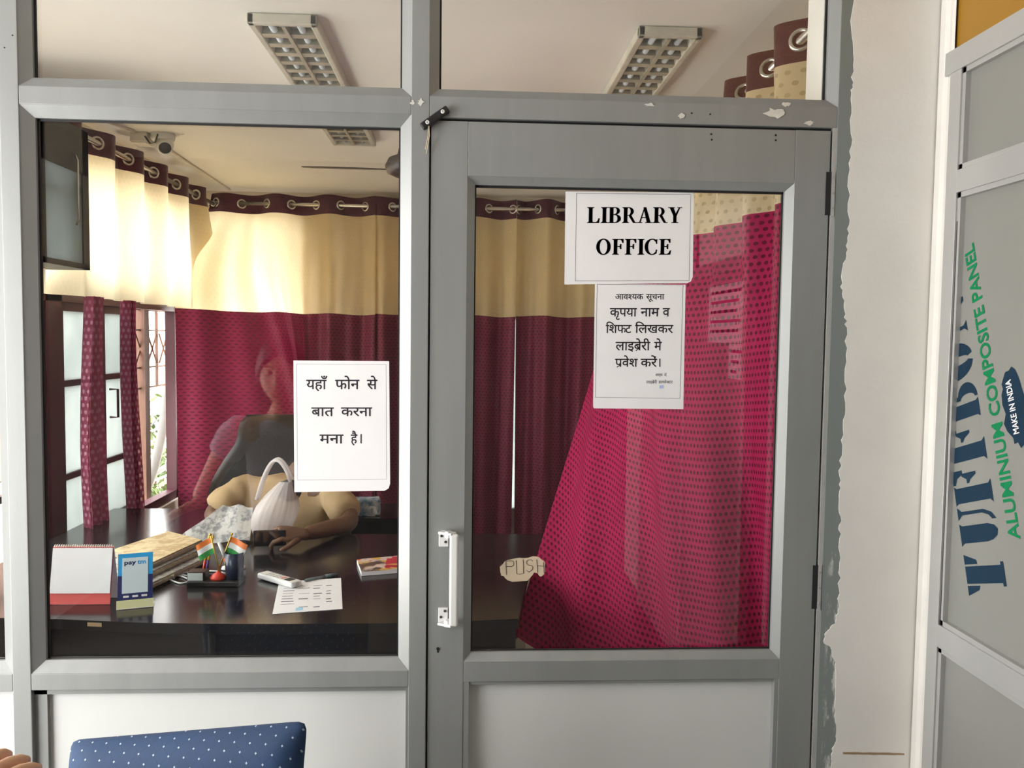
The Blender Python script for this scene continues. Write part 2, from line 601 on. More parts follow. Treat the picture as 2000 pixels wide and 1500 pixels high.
w4 = glazing('window_4', -.968, -.132, .840, 2.088, .0245)
# bead of the lower window projects as a sill
glazing('window_5', -.968, -.132, 2.127, ZC-.03, .022)
glazing('window_6', -.092, .825, 2.129, ZC-.03, .020)
struct('trim_7', MB().bx(-.968, -.132, 0.0006, PD, ZC-.03, ZC).bx(-.092, .825, 0.0006, PD, ZC-.03, ZC), M['alu'])
# panel under the window
pn = sroot('trim_8')
MB().bx(-.968, -.94, .012, .05, .05, .802).bx(-.138, -.132, .004, .05, .05, .802).bx(-.968, -.132, .012, .05, .788, .802).bx(-.968, -.132, .0, .06, 0, .06).build('panel_frame', M['alu'], pn)
MB().bx(-.965, -.135, .022, .034, .03, .80).build('panel', M['laminate'], pn)

# ---- left bay beyond the post
struct('trim_9', MB().bx(-1.72, -1.008, .0006, PD, .80, .84, .0015).bx(XW, XW+.04, 0, PD, 0, ZC).bx(-1.72, -1.008, .0006, PD, 2.088, 2.127), M['alu'])
glazing('window_7', -1.72, -1.008, .840, 2.088, .0245)
glazing('window_8', -1.72, -1.008, 2.127, ZC-.01, .022)
pn = sroot('trim_10')
MB().bx(-1.72, -1.008, .022, .034, .0, .80).build('panel', M['laminate'], pn)

# ---- the door
dr = sroot('door_1')
DX0, DX1, DZ1 = -.0885, .8125, 2.077
DY = .004
f = MB()
f.bx(DX0, -.007, DY, .05, .01, DZ1, .001).bx(.732, DX1, DY, .05, .01, DZ1, .001)
f.bx(-.0066, .7316, DY+.0004, .05, 1.958, DZ1-.0004, .001).bx(-.0066, .7316, DY+.0004, .05, .810, .858, .001).bx(-.0066, .7316, DY+.0004, .05, .01, .12)
fr = f.build('door_frame', M['alu'], dr)
bead(MB(), -.007, .732, .858, 1.958, .0165, DY+.001, .026).build('glazing_bead', M['alu'], dr)
g = MB()
k, t = .0165, .0045
x0, x1, z0, z1 = -.007, .732, .858, 1.958
g.bx(x0+k-.004, x1-k+.004, .0262, .0315, z1-k-t, z1-k+.004).bx(x0+k-.004, x1-k+.004, .0262, .0315, z0+k-.004, z0+k+.0025)
g.bx(x0+k-.004, x0+k+.003, .0262, .0315, z0+k, z1-k).bx(x1-k-.003, x1-k+.004, .0262, .0315, z0+k, z1-k)
g.build('gasket', M['gasket'], dr)
MB().bx(.003, .722, .0325, .0375, .868, 1.948).build('pane', M['glass'], dr)
MB().bx(-.005, .73, .022, .034, .10, .81).build('panel', M['laminate'], dr)
f = MB()
f.bx(-.007, .006, DY+.001, .04, .12, .81).bx(.722, .732, DY+.001, .04, .12, .81).bx(-.007, .732, DY+.004, .04, .802, .81)
f.build('panel_bead', M['alu'], dr)
# dark rebate round the leaf
MB().bx(-.092, -.0888, .014, .06, 0, 2.083).bx(.813, .8165, .014, .06, 0, 2.083).bx(-.092, .8165, .014, .06, 2.078, 2.083).build('door_gap', M['gasket'], dr)
MB().bx(.8168, .825, .001, .06, 0, 2.083).build('jamb', M['alu_bright'], dr)
# pull handle
h = MB()
pr = [(0, -.004), (.012, -.020), (.022, -.030), (.046, -.034), (.049, -.030), (.049, -.024), (.028, -.022), (.018, -.014), (.008, 0)]
zt, zb = 1.163, .948
for zz, sgn in ((zt, -1), (zb, 1)):
    h.box((-.054, DY-.0015, zz+sgn*.02), (.022, .004, .034), None, .001)
h.box((-.030, -.022, (zt+zb)/2), (.020, .012, zt-zb-.004), None, .005, 3)
for zz, sgn in ((zt, -1), (zb, 1)):
    h.box((-.046, -.010, zz+sgn*.003), (.036, .022, .006), Euler((0, 0, -.55)), .002)
    h.box((-.043, -.012, zz+sgn*.006), (.012, .018, .016), Euler((0, 0, -.55)), .003)
ho = h.build('door_handle', M['white_plastic'], dr)
for zz in (zt-.012, zt-.026, zb+.016, zb+.030):
    MB().lathe([(.003, 0), (.003, .0015), (.001, .002)], (-.059+(.009 if zz in (zt-.026, zb+.030) else 0), DY-.0035, zz), 10, Matrix.Rotation(PI/2, 3, 'X')).build('screw', M['dark_steel'], ho)
# keyhole
k = MB().lathe([(.0035, 0), (.0035, .001)], (-.0655, DY-.0002, .889), 12, Matrix.Rotation(PI/2, 3, 'X')).bx(-.0672, -.0638, DY-.0012, DY-.0002, .880, .889)
k.build('keyhole', M['hole'], dr)
# hinges
for z0, z1 in ((1.888, 1.985), (.977, 1.080)):
    hg = MB().bx(.8045, .8165, DY-.0012, .03, z0, z1).build('hinge', M['gasket'], dr)
    MB().bx(.8168, .8235, -.0012, .002, z0-.002, z1+.002).build('leaf_plate', M['alu_bright'], hg)
    for q in (.15, .5, .85):
        MB().lathe([(.002, 0), (.002, .0012)], (.820, -.0012, z0+(z1-z0)*q), 8, Matrix.Rotation(PI/2, 3, 'X')).build('screw', M['steel'], hg)
# drill holes left in the leaf and the rail above
for (px, py) in ((1389, 262), (1390, 273), (1515, 264), (1515, 274)):
    c = P(px, py, y=DY)
    MB().lathe([(.0022, 0), (.0022, .0006)], (c.x, DY-.0001, c.z), 8, Matrix.Rotation(PI/2, 3, 'X')).build('drill_hole', M['hole'], dr)

# ---- plaster pier with a ragged painted edge over the post
edge = [(1668, -60), (1669, 0), (1662, 40), (1666, 80), (1666, 150), (1664, 180), (1664, 260), (1660, 330), (1658, 430), (1655, 480), (1648, 520), (1645, 560), (1650, 600), (1654, 640),
        (1654, 720), (1650, 800), (1646, 860), (1641, 920), (1640, 960), (1642, 1010), (1640, 1060), (1641, 1120), (1638, 1180), (1634, 1215), (1612, 1235), (1610, 1255), (1625, 1270), (1632, 1300), (1631, 1380), (1634, 1440), (1625, 1475), (1620, 1560), (1618, 2000), (1616, 3100)]
rag = []
random.seed(5)
for i in range(len(edge)-1):
    (xa, ya), (xb, yb) = edge[i], edge[i+1]
    for q in range(6):
        t_ = q/6
        jit = random.uniform(-3.0, 3.0) if 40 < ya < 1500 else 0
        rag.append((xa+(xb-xa)*t_+jit, ya+(yb-ya)*t_))
pts = [P(a, b, y=-.003) for a, b in rag]
pts = [p for p in pts if p.z > 0.0]
poly = [(p.x, p.z) for p in pts]
top = 2.62
poly = [(poly[0][0], top)]+[q for q in poly if q[1] < top-.01]+[(poly[-1][0], 0), (1.058, 0), (1.058, top)]
pier = sroot('wall_pier')
MB().prism(poly, (0, -.0002, 0), (1, 0, 0), (0, 0, 1), .0014).build('paint_coat', M['plaster'], pier)
MB().bx(.873, 1.10, -.0001, .30, 0, ZC).build('pier_core', M['plaster'], pier)
# coved return into the side partition
cv = MB()
n = 8
prof = []
for i in range(n+1):
    a_ = PI/2*i/n
    prof.append((1.056+.016*math.sin(a_)-.002, -.0065-.060*(1-math.cos(a_))))
prof = [(1.052, -.0055), (1.060, -.0105), (1.066, -.020), (1.0645, -.034), (1.052, -.050), (1.041, -.062), (1.036, -.078), (1.036, -.090)]
for i in range(len(prof)-1):
    (xa, ya), (xb, yb) = prof[i], prof[i+1]
    cv._new([(xa, ya, 0), (xb, yb, 0), (xb, yb, top), (xa, ya, top)], [(0, 1, 2, 3)], True)
cv.bx(1.062, 1.10, -.10, 0, 0, top)
cv.build('plaster_cove', M['plaster'], pier)
# crack with bare render showing
ck = MB()
c0, c1 = P(1648, 1473, y=-.0062), P(1768, 1475, y=-.0062)
pl = []
for i in range(13):
    t_ = i/12
    pl.append((c0.x+(c1.x-c0.x)*t_, c0.z+(c1.z-c0.z)*t_+.0025+random.uniform(-.0008, .0008)))
for i in range(12, -1, -1):
    t_ = i/12
    pl.append((c0.x+(c1.x-c0.x)*t_, c0.z+(c1.z-c0.z)*t_-.0025+random.uniform(-.0008, .0008)))
ck.prism(pl, (0, -.0016, 0), (1, 0, 0), (0, 0, 1), .0006)
ck.build('crack', M['desk_edge'], pier)

# ---- side partition of the corridor (faces -x)
XS = 1.03
sp_ = sroot('wall_side')
f = MB()
f.bx(XS, XS+.04, -.128, -.088, 0, 2.18, .001)
f.bx(XS-.001, XS+.04, -2.9, -.068, 2.18, 2.229, .001)
f.bx(XS, XS+.04, -.80, -.128, 1.920, 1.968, .001).bx(XS, XS+.04, -.80, -.128, .936, .986, .001)
f.bx(XS-.001, XS+.04, -.842, -.80, 0, 2.18, .001).bx(XS, XS+.04, -.80, -.128, 0, .06)
f.bx(XS-.001, XS+.04, -1.13, -1.09, 0, 2.18, .001).bx(XS-.001, XS+.04, -1.97, -1.93, 0, 2.18, .001).bx(XS, XS+.04, -1.93, -1.13, 1.88, 1.93).bx(XS, XS+.04, -1.93, -1.13, .06, .12)
f.bx(XS-.001, XS+.04, -2.9, -2.86, 0, 2.18, .001)
f.build('frame', M['alu_bright'], sp_)
f = MB()
for z0, z1 in ((.986, 1.920), (1.968, 2.18), (.06, .936)):
    a_, b_ = -.80, -.128
    w_ = .011
    for (ya, yb, za, zb) in ((b_-w_, b_, z0, z1), (a_, a_+w_, z0, z1), (a_, b_, z0, z0+w_), (a_, b_, z1-w_, z1)):
        f.bx(XS+.004, XS+.03, ya, yb, za, zb)
f.build('glazing_bead', M['alu_bright'], sp_)
acp = MB().bx(XS+.015, XS+.03, -.79, -.13, .98, 1.93).build('panel', M['acp'], sp_)
MB().bx(XS+.015, XS+.03, -.79, -.13, 1.96, 2.19).build('panel', M['acp'], sp_)
MB().bx(XS+.015, XS+.03, -.79, -.13, .05, .94).build('panel', M['acp'], sp_)
MB().bx(XS+.012, XS+.03, -2.9, -.085, 2.225, 2.75).build('panel', M['acp_yellow'], sp_)['label'] = 'mustard yellow panel over the top rail'
MB().bx(XS+.015, XS+.03, -1.93, -1.13, .10, 1.90).build('panel', M['acp'], sp_)
MB().bx(XS+.015, XS+.03, -2.86, -1.97, .0, 2.19).build('panel', M['acp'], sp_)
MB().bx(XS+.035, XS+.05, -1.1, -.84, 0, 2.19).build('slot_backing', M['hole'], sp_)
MB().bx(XS+.004, XS+.006, -.1315, -.1285, .985, 1.86).build('gasket', M['gasket'], sp_)

# ---- rest of the corridor
XO = -2.30                                      # its open left side
struct('wall_corridor_left', MB().bx(XO-.1, XO, -.35, .0, 0, 2.75).bx(XO-.1, XO, -3.6, -2.15, 0, 2.75).bx(XO-.1, XO, -2.15, -.35, 2.35, 2.75).bx(XO-.1, XO, -2.15, -.35, 0, .12).bx(XO-.1, XW-.1, 0, .1, 0, 2.75), M['plaster'])
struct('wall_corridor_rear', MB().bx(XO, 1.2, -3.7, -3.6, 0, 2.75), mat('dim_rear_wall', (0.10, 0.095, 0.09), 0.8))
struct('ceiling_corridor', MB().bx(XO-.1, 1.2, -3.7, -.0, 2.75, 2.85).bx(XO-.1, 1.2, -.001, .076, ZC, 2.85), M['plaster'])
struct('wall_corridor_right', MB().bx(1.085, 1.2, -3.7, -.101, 0, 2.75), M['plaster'])
# ------------------------------------------------------------------ curtains
MAROON, MDOT = (0.20, 0.013, 0.045), (0.065, 0.004, 0.017)
M['c_head'] = cloth_mat('maroon_header_tape', (0.075, 0.010, 0.024), None, trans=0.12, rough=0.5)
M['c_cream'] = cloth_mat('cream_valance_cloth', (0.86, 0.70, 0.43), (0.78, 0.61, 0.35), .02, .026, .22, .3, trans=0.50, tcol=(.96, .83, .56))
M['c_maroon'] = cloth_mat('maroon_jacquard', MAROON, MDOT, .024, .020, .30, .26, trans=0.10, tcol=(.30, .016, .06), sheen=.1)
M['c_sheer'] = cloth_mat('sheer_maroon_jacquard', (0.26, 0.03, 0.08), (0.62, 0.25, 0.38), .024, .030, .28, .30, trans=0.35, thru=.02, dot_thru=.30, tcol=(.34, .035, .10))
M['c_blown'] = cloth_mat('maroon_jacquard_lit', (0.37, 0.010, 0.075), (0.11, 0.003, 0.022), .026, .019, .30, .27, trans=0.12, rough=.7, sheen=0, spec=.12)  # same maroon as the back curtains, lightened in the colour for stronger light
M['c_cream2'] = cloth_mat('cream_dotted_satin', (0.74, 0.60, 0.38), (0.46, 0.36, 0.20), .028, .03, .22, .2, trans=0.3, tcol=(.85, .72, .45))
M['ring'] = mat('brushed_steel_eyelet', (0.60, 0.56, 0.50), 0.25, 0.85, 0.05)


def cloth(name, fn, u0, u1, v0, v1, nu, nv, mt, parent):
    bm = bmesh.new()
    uvl = bm.loops.layers.uv.new('UVMap')
    g = [[bm.verts.new(fn(u0+(u1-u0)*i/nu, v0+(v1-v0)*j/nv)) for i in range(nu+1)] for j in range(nv+1)]
    for j in range(nv):
        for i in range(nu):
            f = bm.faces.new((g[j][i], g[j+1][i], g[j+1][i+1], g[j][i+1]))
            f.smooth = True
            cs = ((i, j), (i, j+1), (i+1, j+1), (i+1, j))
            for lp, (a, b) in zip(f.loops, cs):
                lp[uvl].uv = (u0+(u1-u0)*a/nu, v0+(v1-v0)*b/nv)
    me = bpy.data.meshes.new(name)
    bm.to_mesh(me)
    bm.free()
    return link_mesh(name, me, mt, parent)


def eyelet(fn, u, v, parent, R0=.026):
    e = .004
    p = fn(u, v)
    du = (fn(u+e, v)-fn(u-e, v)).normalized()
    dv = (fn(u, v+e)-fn(u, v-e)).normalized()
    n = du.cross(dv).normalized()
    rt = Matrix((du, n.cross(du), n)).transposed()
    MB().torus(p, R0, .0065, rt, 22, 8).build('eyelet', M['ring'], parent)


def curtain(root, fn, U, bands, eyelets, nu):
    for (v0, v1, part, mt, nv) in bands:
        cloth(part, fn, 0, U, v0, v1, nu, nv, mt, root)
    for u in eyelets: eyelet(fn, u, .06, root)


def rod(name, label, a, b, r=.0125, finial=False):
    t = MB().tube([a, b], r, 14)
    o = thing(name, label, 'curtain rod')
    t.build('pole', M['ring'], o)
    for e in (a, b):
        MB().sphere(e, .02, n=12, k=8).build('finial', M['ring'], o)
    return o


RZ = 2.455
rod('curtain_rod', 'steel curtain rod along the back wall of the office', (-1.70, 3.61, RZ), (1.05, 3.61, RZ))
rod('curtain_rod', 'steel curtain rod above the left-hand office windows', (-1.665, 1.25, RZ-.01), (-1.665, 3.60, RZ-.01))
rod('curtain_rod', 'steel curtain rod carrying the blown curtain behind the door', (.90, .17, 2.43), (.90, 2.30, 2.37))


def back_fn(x0, x1, lam, ph, lean=0.0, gap=0.0, seed=1, amp=.036, slit=0.0, swing=0.0):
    W = x1-x0

    def fn(u, v):
        t = u/W
        x = x0+u
        k = min(1, v/.5)
        x += -gap*(1-t)**6*min(1, v/.35)
        x += lean*max(0, v-.5)*.5*math.sin(PI*min(1, t*1.6))**2*(1 if t < .62 else 0)
        x += slit*max(0, v-.7)*(t-.5)*2*.5
        a = amp*(1-.25*k)
        s = math.sin(2*PI*u/lam+ph)
        y = 3.61-a*s-k*.018*math.sin(2*PI*(u*2.3+.13*seed)/lam+seed+v*.6)-.012*k*math.sin(u*21+seed*2+v)-swing*(1-t)**4*min(1, max(0, v-.1)/.5)
        z = 2.515-v+.004*math.sin(u*17+seed)-.010*t*min(1, v)
        return V((x, y, z))
    return fn


bands = [(0, .122, 'header', M['c_head'], 4), (.122, .765, 'valance', M['c_cream'], 14), (.765, 2.30, 'lower_panel', M['c_maroon'], 34)]
lam = .318
c1 = thing('curtain', 'cream and maroon back curtain hanging left of the white phone notice, nearest the corner', 'curtain', group=None)
curtain(c1, back_fn(-1.69, -.62, lam, PI*.72+PI, lean=.55, gap=.06, seed=1, swing=.52), 1.07, bands, [lam*(k*.5+.14) for k in range(0, 7) if lam*(k*.5+.14) < 1.06], 110)
c2 = thing('curtain', 'cream and maroon back curtain beside the door post, parted at its right edge', 'curtain')
curtain(c2, back_fn(-.625, .305, lam, PI*.3, seed=3, slit=-.012), .93, bands, [lam*(k*.5+.35) for k in range(0, 6) if lam*(k*.5+.35) < .92], 96)
c3 = thing('curtain', 'cream and maroon back curtain seen behind the two door notices', 'curtain')
curtain(c3, back_fn(.308, 1.07, lam*.8, PI*.9, seed=5, slit=-.010, amp=.05), .76, bands, [lam*.8*(k*.5+.05) for k in range(0, 6)], 90)


def left_fn(u, v):
    lam2 = .325
    k = min(1, v/.6)
    y = 1.34+u
    x = -1.665+.040*(1-.3*k)*math.sin(2*PI*u/lam2+.9)+.012*k*math.sin(u*14+v*1.3)
    # the last width swings out towards the corner below the header
    y += .26*max(0, (u-1.45)/.53)**2*min(1, max(0, v-.05)/.42)
    return V((x, y, RZ+.045-v))


lc = thing('curtain', 'short sunlit cream valance curtain over the left windows', 'curtain')
for v0, v1, part, mt, nv in [(0, .112, 'header', M['c_head'], 4), (.112, .745, 'valance', M['c_cream'], 16)]:
    cloth(part, left_fn, 0, 1.98, v0, v1, 180, nv, mt, lc)
for k in range(14):
    u = (k*PI-.9)/(2*PI)*.325
    if .02 < u < 1.96: eyelet(left_fn, u, .055, lc)
for (ya, yb, sd) in ((1.76, 1.94, 1), (2.20, 2.30, 2)):
    def sf(u, v, ya=ya, yb=yb, sd=sd):
        t = (u-sd)/.34
        w = (yb-ya)*(.55+.45*min(1, max(0, v-.9)/.5))
        return V((-1.655+.03*math.sin(t*2*PI*2+sd)+.012*math.sin(v*3+sd), (ya+yb)/2+(t-.5)*w+.015*math.sin(v*2.2+sd), RZ+.045-v))
    cloth('lower_panel', sf, sd, sd+.34, .74, 2.16, 30, 30, M['c_sheer'], lc)['label'] = 'gathered sheer maroon tail'

# curtain blown into the room by the draught behind the door
RW_, RL, PH3 = 2.0, 2.0, -2.144


def blown_fn(u, v):
    t = u/RW_                                   # 0 near the door hinge side, 1 the far edge
    s = v/RL
    T = V((.90, .335+1.94*t, 2.485-.06*t))
    hx = .93-.10*t-.66*t**1.5
    hy = .36+.36*t+.28*t**2
    B = V((hx, hy, 0.38+.18*t**4-.05*math.sin(PI*t)))
    p = T.lerp(B, s)
    n = V((-.72, -.69, 0))
    bulge = .18*math.sin(PI*min(1, s*1.05))*(math.sin(PI*t)**.8 if 0 < t < 1 else 0)
    lam3 = .22
    top = max(0, 1-s*2.2)
    f = .055*top*math.sin(2*PI*1.94*t/lam3+PH3)
    p += V((-f, 0, 0))
    low = min(1, max(0, s-.25)/.4)
    p += n*(bulge+low*(.040*(1.3-t)*math.sin(t*15+s*2.5)+.016*math.sin(t*34+1.4+s*4)))
    p += V((0, 0, .012*math.sin(t*9+1)*s))
    return p


rc = thing('curtain', 'pink-maroon dotted curtain blown aside behind the door glass', 'curtain')
for v0, v1, part, mt, nv in [(0, .112, 'header', M['c_head'], 5), (.112, .475, 'valance', M['c_cream2'], 14), (.475, RL, 'lower_panel', M['c_blown'], 70)]:
    cloth(part, blown_fn, 0, RW_, v0, v1, 230, nv, mt, rc)
for k in range(0, 18):
    u = ((k*PI-PH3)/(2*PI)*.22)/1.94*RW_
    if .02 < u < 1.98: eyelet(blown_fn, u, .055, rc, .027)
# ------------------------------------------------------------------ lettering
_gc = {}


def font_faces(s, bold=0.0):
    """outline of a string as filled polygons (em = 1) and its width"""
    key = (s, bold)
    if key in _gc: return _gc[key]
    c = bpy.data.curves.new('t', 'FONT')
    c.body = s
    c.size = 1
    c.resolution_u = 3
    c.offset = bold
    o = bpy.data.objects.new('t', c)
    COL.objects.link(o)
    bpy.context.view_layer.update()
    me = bpy.data.meshes.new_from_object(o.evaluated_get(bpy.context.evaluated_depsgraph_get()))
    polys = [[(me.vertices[i].co.x, me.vertices[i].co.y) for i in p.vertices] for p in me.polygons]
    bpy.data.objects.remove(o)
    bpy.data.curves.remove(c)
    bpy.data.meshes.remove(me)
    _gc[key] = polys
    return polys


def ext(polys):
    xs = [x for p in polys for x, y in p]
    return (min(xs), max(xs)) if xs else (0, 0)


def clip_x(polys, xc):
    """keep what lies left of xc (half forms of conjunct letters)"""
    out = []
    for p in polys:
        q = []
        for i in range(len(p)):
            a, b = p[i], p[(i+1) % len(p)]
            if a[0] <= xc: q.append(a)
            if (a[0] <= xc) != (b[0] <= xc):
                t = (xc-a[0])/(b[0]-a[0])
                q.append((xc, a[1]+(b[1]-a[1])*t))
        if len(q) > 2: out.append(q)
    return out


HB = 0.012


def adv(s):
    return ext(font_faces(s+'H', 0))[1]-0.653


def hindi(*tok):
    """tokens: plain strings, ('h', letter, cut) half letter, ('r', letter) letter with a subscript ra stroke"""
    x = 0
    out = []
    for t in tok:
        if isinstance(t, str):
            pl, a = font_faces(t, HB), adv(t)
        elif t[0] == 'h':
            pl, a = clip_x(font_faces(t[1], HB), t[2]), t[2]-.02
        else:
            pl = list(font_faces(t[1], HB))
            a = adv(t[1])
            sx = a-.15
            pl.append([(sx, .20), (sx-.30, -.02), (sx-.26, -.07), (sx+.03, .13)])
            a = adv(t[1])
        out += [[(px+x, py) for px, py in p] for p in pl]
        x += a
    return out


def place_word(mb, polys, px0, px1, ytop, ybase, yw):
    """lay a Devanagari word out between two marks: headline at ytop, foot at ybase (photo pixels on the plane y=yw)"""
    a0, a1 = ext(polys)
    p0, p1 = P(px0, ybase, y=yw), P(px1, ybase, y=yw)
    top = P(px0, ytop, y=yw)
    h = (top.z-p0.z)/.622
    sx = (p1.x-p0.x)/(a1-a0)
    dz = (p1.z-p0.z)/(a1-a0)
    mb.flat(polys, lambda a, b: (p0.x+(a-a0)*sx, yw, p0.z+b*h+(a-a0)*dz))


def arc(cx, cy, ro, ri, a0, a1, n=18):
    """thick elliptical arc, ro/ri = (rx, ry); angles in degrees"""
    out = []
    for i in range(n):
        t0, t1 = [math.radians(a0+(a1-a0)*k/n) for k in (i, i+1)]
        out.append([(cx+ri[0]*math.cos(t0), cy+ri[1]*math.sin(t0)), (cx+ro[0]*math.cos(t0), cy+ro[1]*math.sin(t0)),
                    (cx+ro[0]*math.cos(t1), cy+ro[1]*math.sin(t1)), (cx+ri[0]*math.cos(t1), cy+ri[1]*math.sin(t1))])
    return out


def rect(x0, x1, y0, y1): return [(x0, y0), (x1, y0), (x1, y1), (x0, y1)]


S_ = .052


def stem(x, w=.195, top=True, bot=True, s=.09):
    o = [rect(x, x+w, 0, 1)]
    if top: o += [rect(x-s, x+w+s, 1-S_, 1), [(x-.04, 1-S_), (x, 1-S_), (x, 1-S_-.05)], [(x+w, 1-S_), (x+w+.04, 1-S_), (x+w, 1-S_-.05)]]
    if bot: o += [rect(x-s, x+w+s, 0, S_), [(x-.04, S_), (x, S_+.05), (x, S_)], [(x+w, S_), (x+w, S_+.05), (x+w+.04, S_)]]
    return o


SERIF = {
    'L': (stem(.09)+[[(.26, 0), (.66, 0), (.70, .30), (.64, .30), (.57, .12), (.50, .06), (.26, .055)]], .72),
    'I': (stem(.09), .35),
    'B': (stem(.09)[:1]+[rect(0, .4, 1-S_, 1), rect(0, .4, 0, S_), rect(.2, .4, .50, .555)]+arc(.38, .765, (.27, .235), (.11, .185), -90, 90)+arc(.39, .275, (.32, .275), (.14, .225), -90, 90), .74),
    'R': (stem(.09)+[rect(.2, .38, 1-S_, 1), rect(.2, .42, .455, .51)]+arc(.36, .728, (.28, .272), (.115, .218), -90, 90)+[[(.34, .50), (.50, .50), (.73, .05), (.82, .05), (.82, 0), (.62, 0)]], .80),
    'A': ([[(.10, 0), (.17, 0), (.42, .93), (.37, .93)], [(.55, 0), (.76, 0), (.49, 1), (.34, 1)], rect(.20, .58, .30, .36), rect(0, .27, 0, S_), rect(.46, .86, 0, S_)], .84),
    'Y': ([[(.07, 1), (.28, 1), (.48, .45), (.30, .45)], [(.62, 1), (.69, 1), (.46, .40), (.36, .45)], rect(.30, .47, 0, .5), rect(.20, .57, 0, S_), rect(0, .36, 1-S_, 1), rect(.52, .78, 1-S_, 1)], .78),
    'O': (arc(.41, .5, (.41, .515), (.225, .455), 0, 360, 32), .86),
    'F': (stem(.09)+[rect(.2, .62, 1-S_, 1), [(.56, 1), (.64, 1), (.64, .74), (.58, .74), (.54, .88), (.46, .95)], rect(.2, .46, .49, .545), [(.46, .36), (.52, .36), (.52, .68), (.46, .68), (.42, .52)]], .68),
    'C': (arc(.43, .5, (.43, .515), (.245, .455), 48, 312, 26)+[[(.60, .93), (.68, .98), (.71, .98), (.71, .68), (.66, .68)], [(.66, .34), (.72, .30), (.68, .12), (.60, .05)]], .78),
    'E': (stem(.09)+[rect(.2, .62, 1-S_, 1), [(.56, 1), (.64, 1), (.64, .75), (.58, .75), (.54, .88), (.46, .95)], rect(.2, .46, .49, .545), [(.46, .36), (.52, .36), (.52, .68), (.46, .68), (.42, .52)],
           rect(.2, .64, 0, S_), [(.64, 0), (.69, .28), (.63, .28), (.56, .12), (.46, .05)]], .72),
}


def serif_line(s, tbl=SERIF, gap=.055):
    x = 0
    out = []
    for ch in s:
        pl, w = tbl[ch]
        out += [[(a+x, b) for a, b in p] for p in pl]
        x += w+gap
    return out


def edge_lines(mb, corners, yw, t=.0007):
    """thin printed frame through four corners"""
    c = [V(p) for p in corners]
    for i in range(4):
        a, b = c[i], c[(i+1) % 4]
        d = (b-a).normalized()
        n = V((-d.z, 0, d.x))*t/2
        mb._new([a-n, a+n, b+n, b-n], [(0, 1, 2, 3)])


def sheet(name, label, corners, yw, th=.0004, group=None):
    """paper taped on glass: corner pixels -> thin sheet"""
    pts = [P(a, b, y=yw) for a, b in corners]
    o = thing(name, label, 'notice', group=group)
    MB().prism([(p.x, p.z) for p in pts], (0, yw+th/2, 0), (1, 0, 0), (0, 0, 1), th).build('paper', M['paper'], o)
    return o


# ---- notice on the window
YP = .0318
n1 = sheet('paper_notice', 'white Hindi phone notice taped to the window glass', [(573, 704), (760, 705.5), (762, 945), (759, 954), (751, 958.5), (745, 958.5), (575, 961)], YP)
t = MB()
for wd, x0, x1, yt, yb in ((('यहाँ',), 598, 639.5, 742, 760), (('फोन',), 654.5, 702, 742, 760), (('से',), 716.5, 737, 742, 760),
                           (('बात',), 608, 652, 796, 812.5), (('करना',), 666, 727, 796, 812.5), (('मना',), 624, 671, 849, 866), (('है',), 685, 698, 849, 866)):
    place_word(t, hindi(*wd), x0, x1, yt, yb, YP-.0005)
t.flat([[(0, 0), (1, 0), (1, 1), (0, 1)]], lambda a, b: P(704+2.5*a, 866-18*b, y=YP-.0005))
t.build('lettering', M['ink'], n1)
e = MB()
edge_lines(e, [P(a, b, y=YP-.0004) for a, b in ((579, 711), (754, 712), (755, 936), (581, 937.5))], YP-.0004, .0005)
e.build('border_line', M['ink_grey'], n1)

# ---- LIBRARY OFFICE notice
n2 = sheet('paper_notice', 'landscape notice reading LIBRARY OFFICE at the top of the door glass', [(1104.5, 374), (1355, 376), (1353, 541), (1349, 550), (1342, 553), (1102.5, 555.5)], YP)
for s, x0, x1, yt, yb in (('LIBRARY', 1146.5, 1331, 404.5, 435.5), ('OFFICE', 1164, 1310, 466.5, 497.5)):
    pl = serif_line(s)
    a0, a1 = ext(pl)
    pl = pl+[[(x_+.022, y_) for x_, y_ in p] for p in pl]
    p0, p1, tp = P(x0, yb, y=YP-.0005), P(x1, yb, y=YP-.0005), P(x0, yt, y=YP-.0005)
    t = MB()
    t.flat(pl, lambda a, b, p0=p0, p1=p1, tp=tp, a0=a0, a1=a1: (p0.x+(a-a0)/(a1-a0)*(p1.x-p0.x), YP-.0005, p0.z+b*(tp.z-p0.z)+(a-a0)/(a1-a0)*(p1.z-p0.z)))
    t.build('lettering', M['ink'], n2)
e = MB()
edge_lines(e, [P(a, b, y=YP-.0004) for a, b in ((1126, 377.5), (1349, 380), (1346, 548), (1123.5, 548.5))], YP-.0004, .0008)
e.build('border_line', M['ink_grey'], n2)

# ---- Hindi library notice below it, overlapping its lower edge
YQ = YP-.0012
n3 = sheet('paper_notice', 'portrait Hindi notice below the LIBRARY OFFICE sheet', [(1162, 554), (1339, 556), (1334.5, 799), (1160, 797.5), (1158.5, 794)], YQ)
t = MB()
H = 'h'
for tok, x0, x1, yt, yb in (
        (('आव', (H, 'श', .50), 'यक'), 1201.3, 1256.5, 574.5, 584.8), (('सूचना',), 1261.6, 1297.5, 574.5, 584.8),
        (('कृपया',), 1191, 1243.8, 602, 617.8), (('नाम',), 1251, 1287.4, 602, 617.8), (('व',), 1294, 1308, 602, 617.8),
        (('\u093fश', (H, 'फ', .70), 'ट'), 1182.8, 1233.3, 635, 650.2), (('\u093fलखकर',), 1240, 1314.8, 635, 650.2),
        (('लाइ', ('r', 'ब'), '\u0947री'), 1202, 1269.8, 668, 684), (('मे',), 1277.5, 1292.2, 668, 684),
        ((('r', 'प'), 'वेश'), 1201, 1245.4, 701, 716.2), (('करें',), 1251, 1283.2, 701, 716.2)):
    place_word(t, hindi(*tok), x0, x1, yt, yb, YQ-.0005)
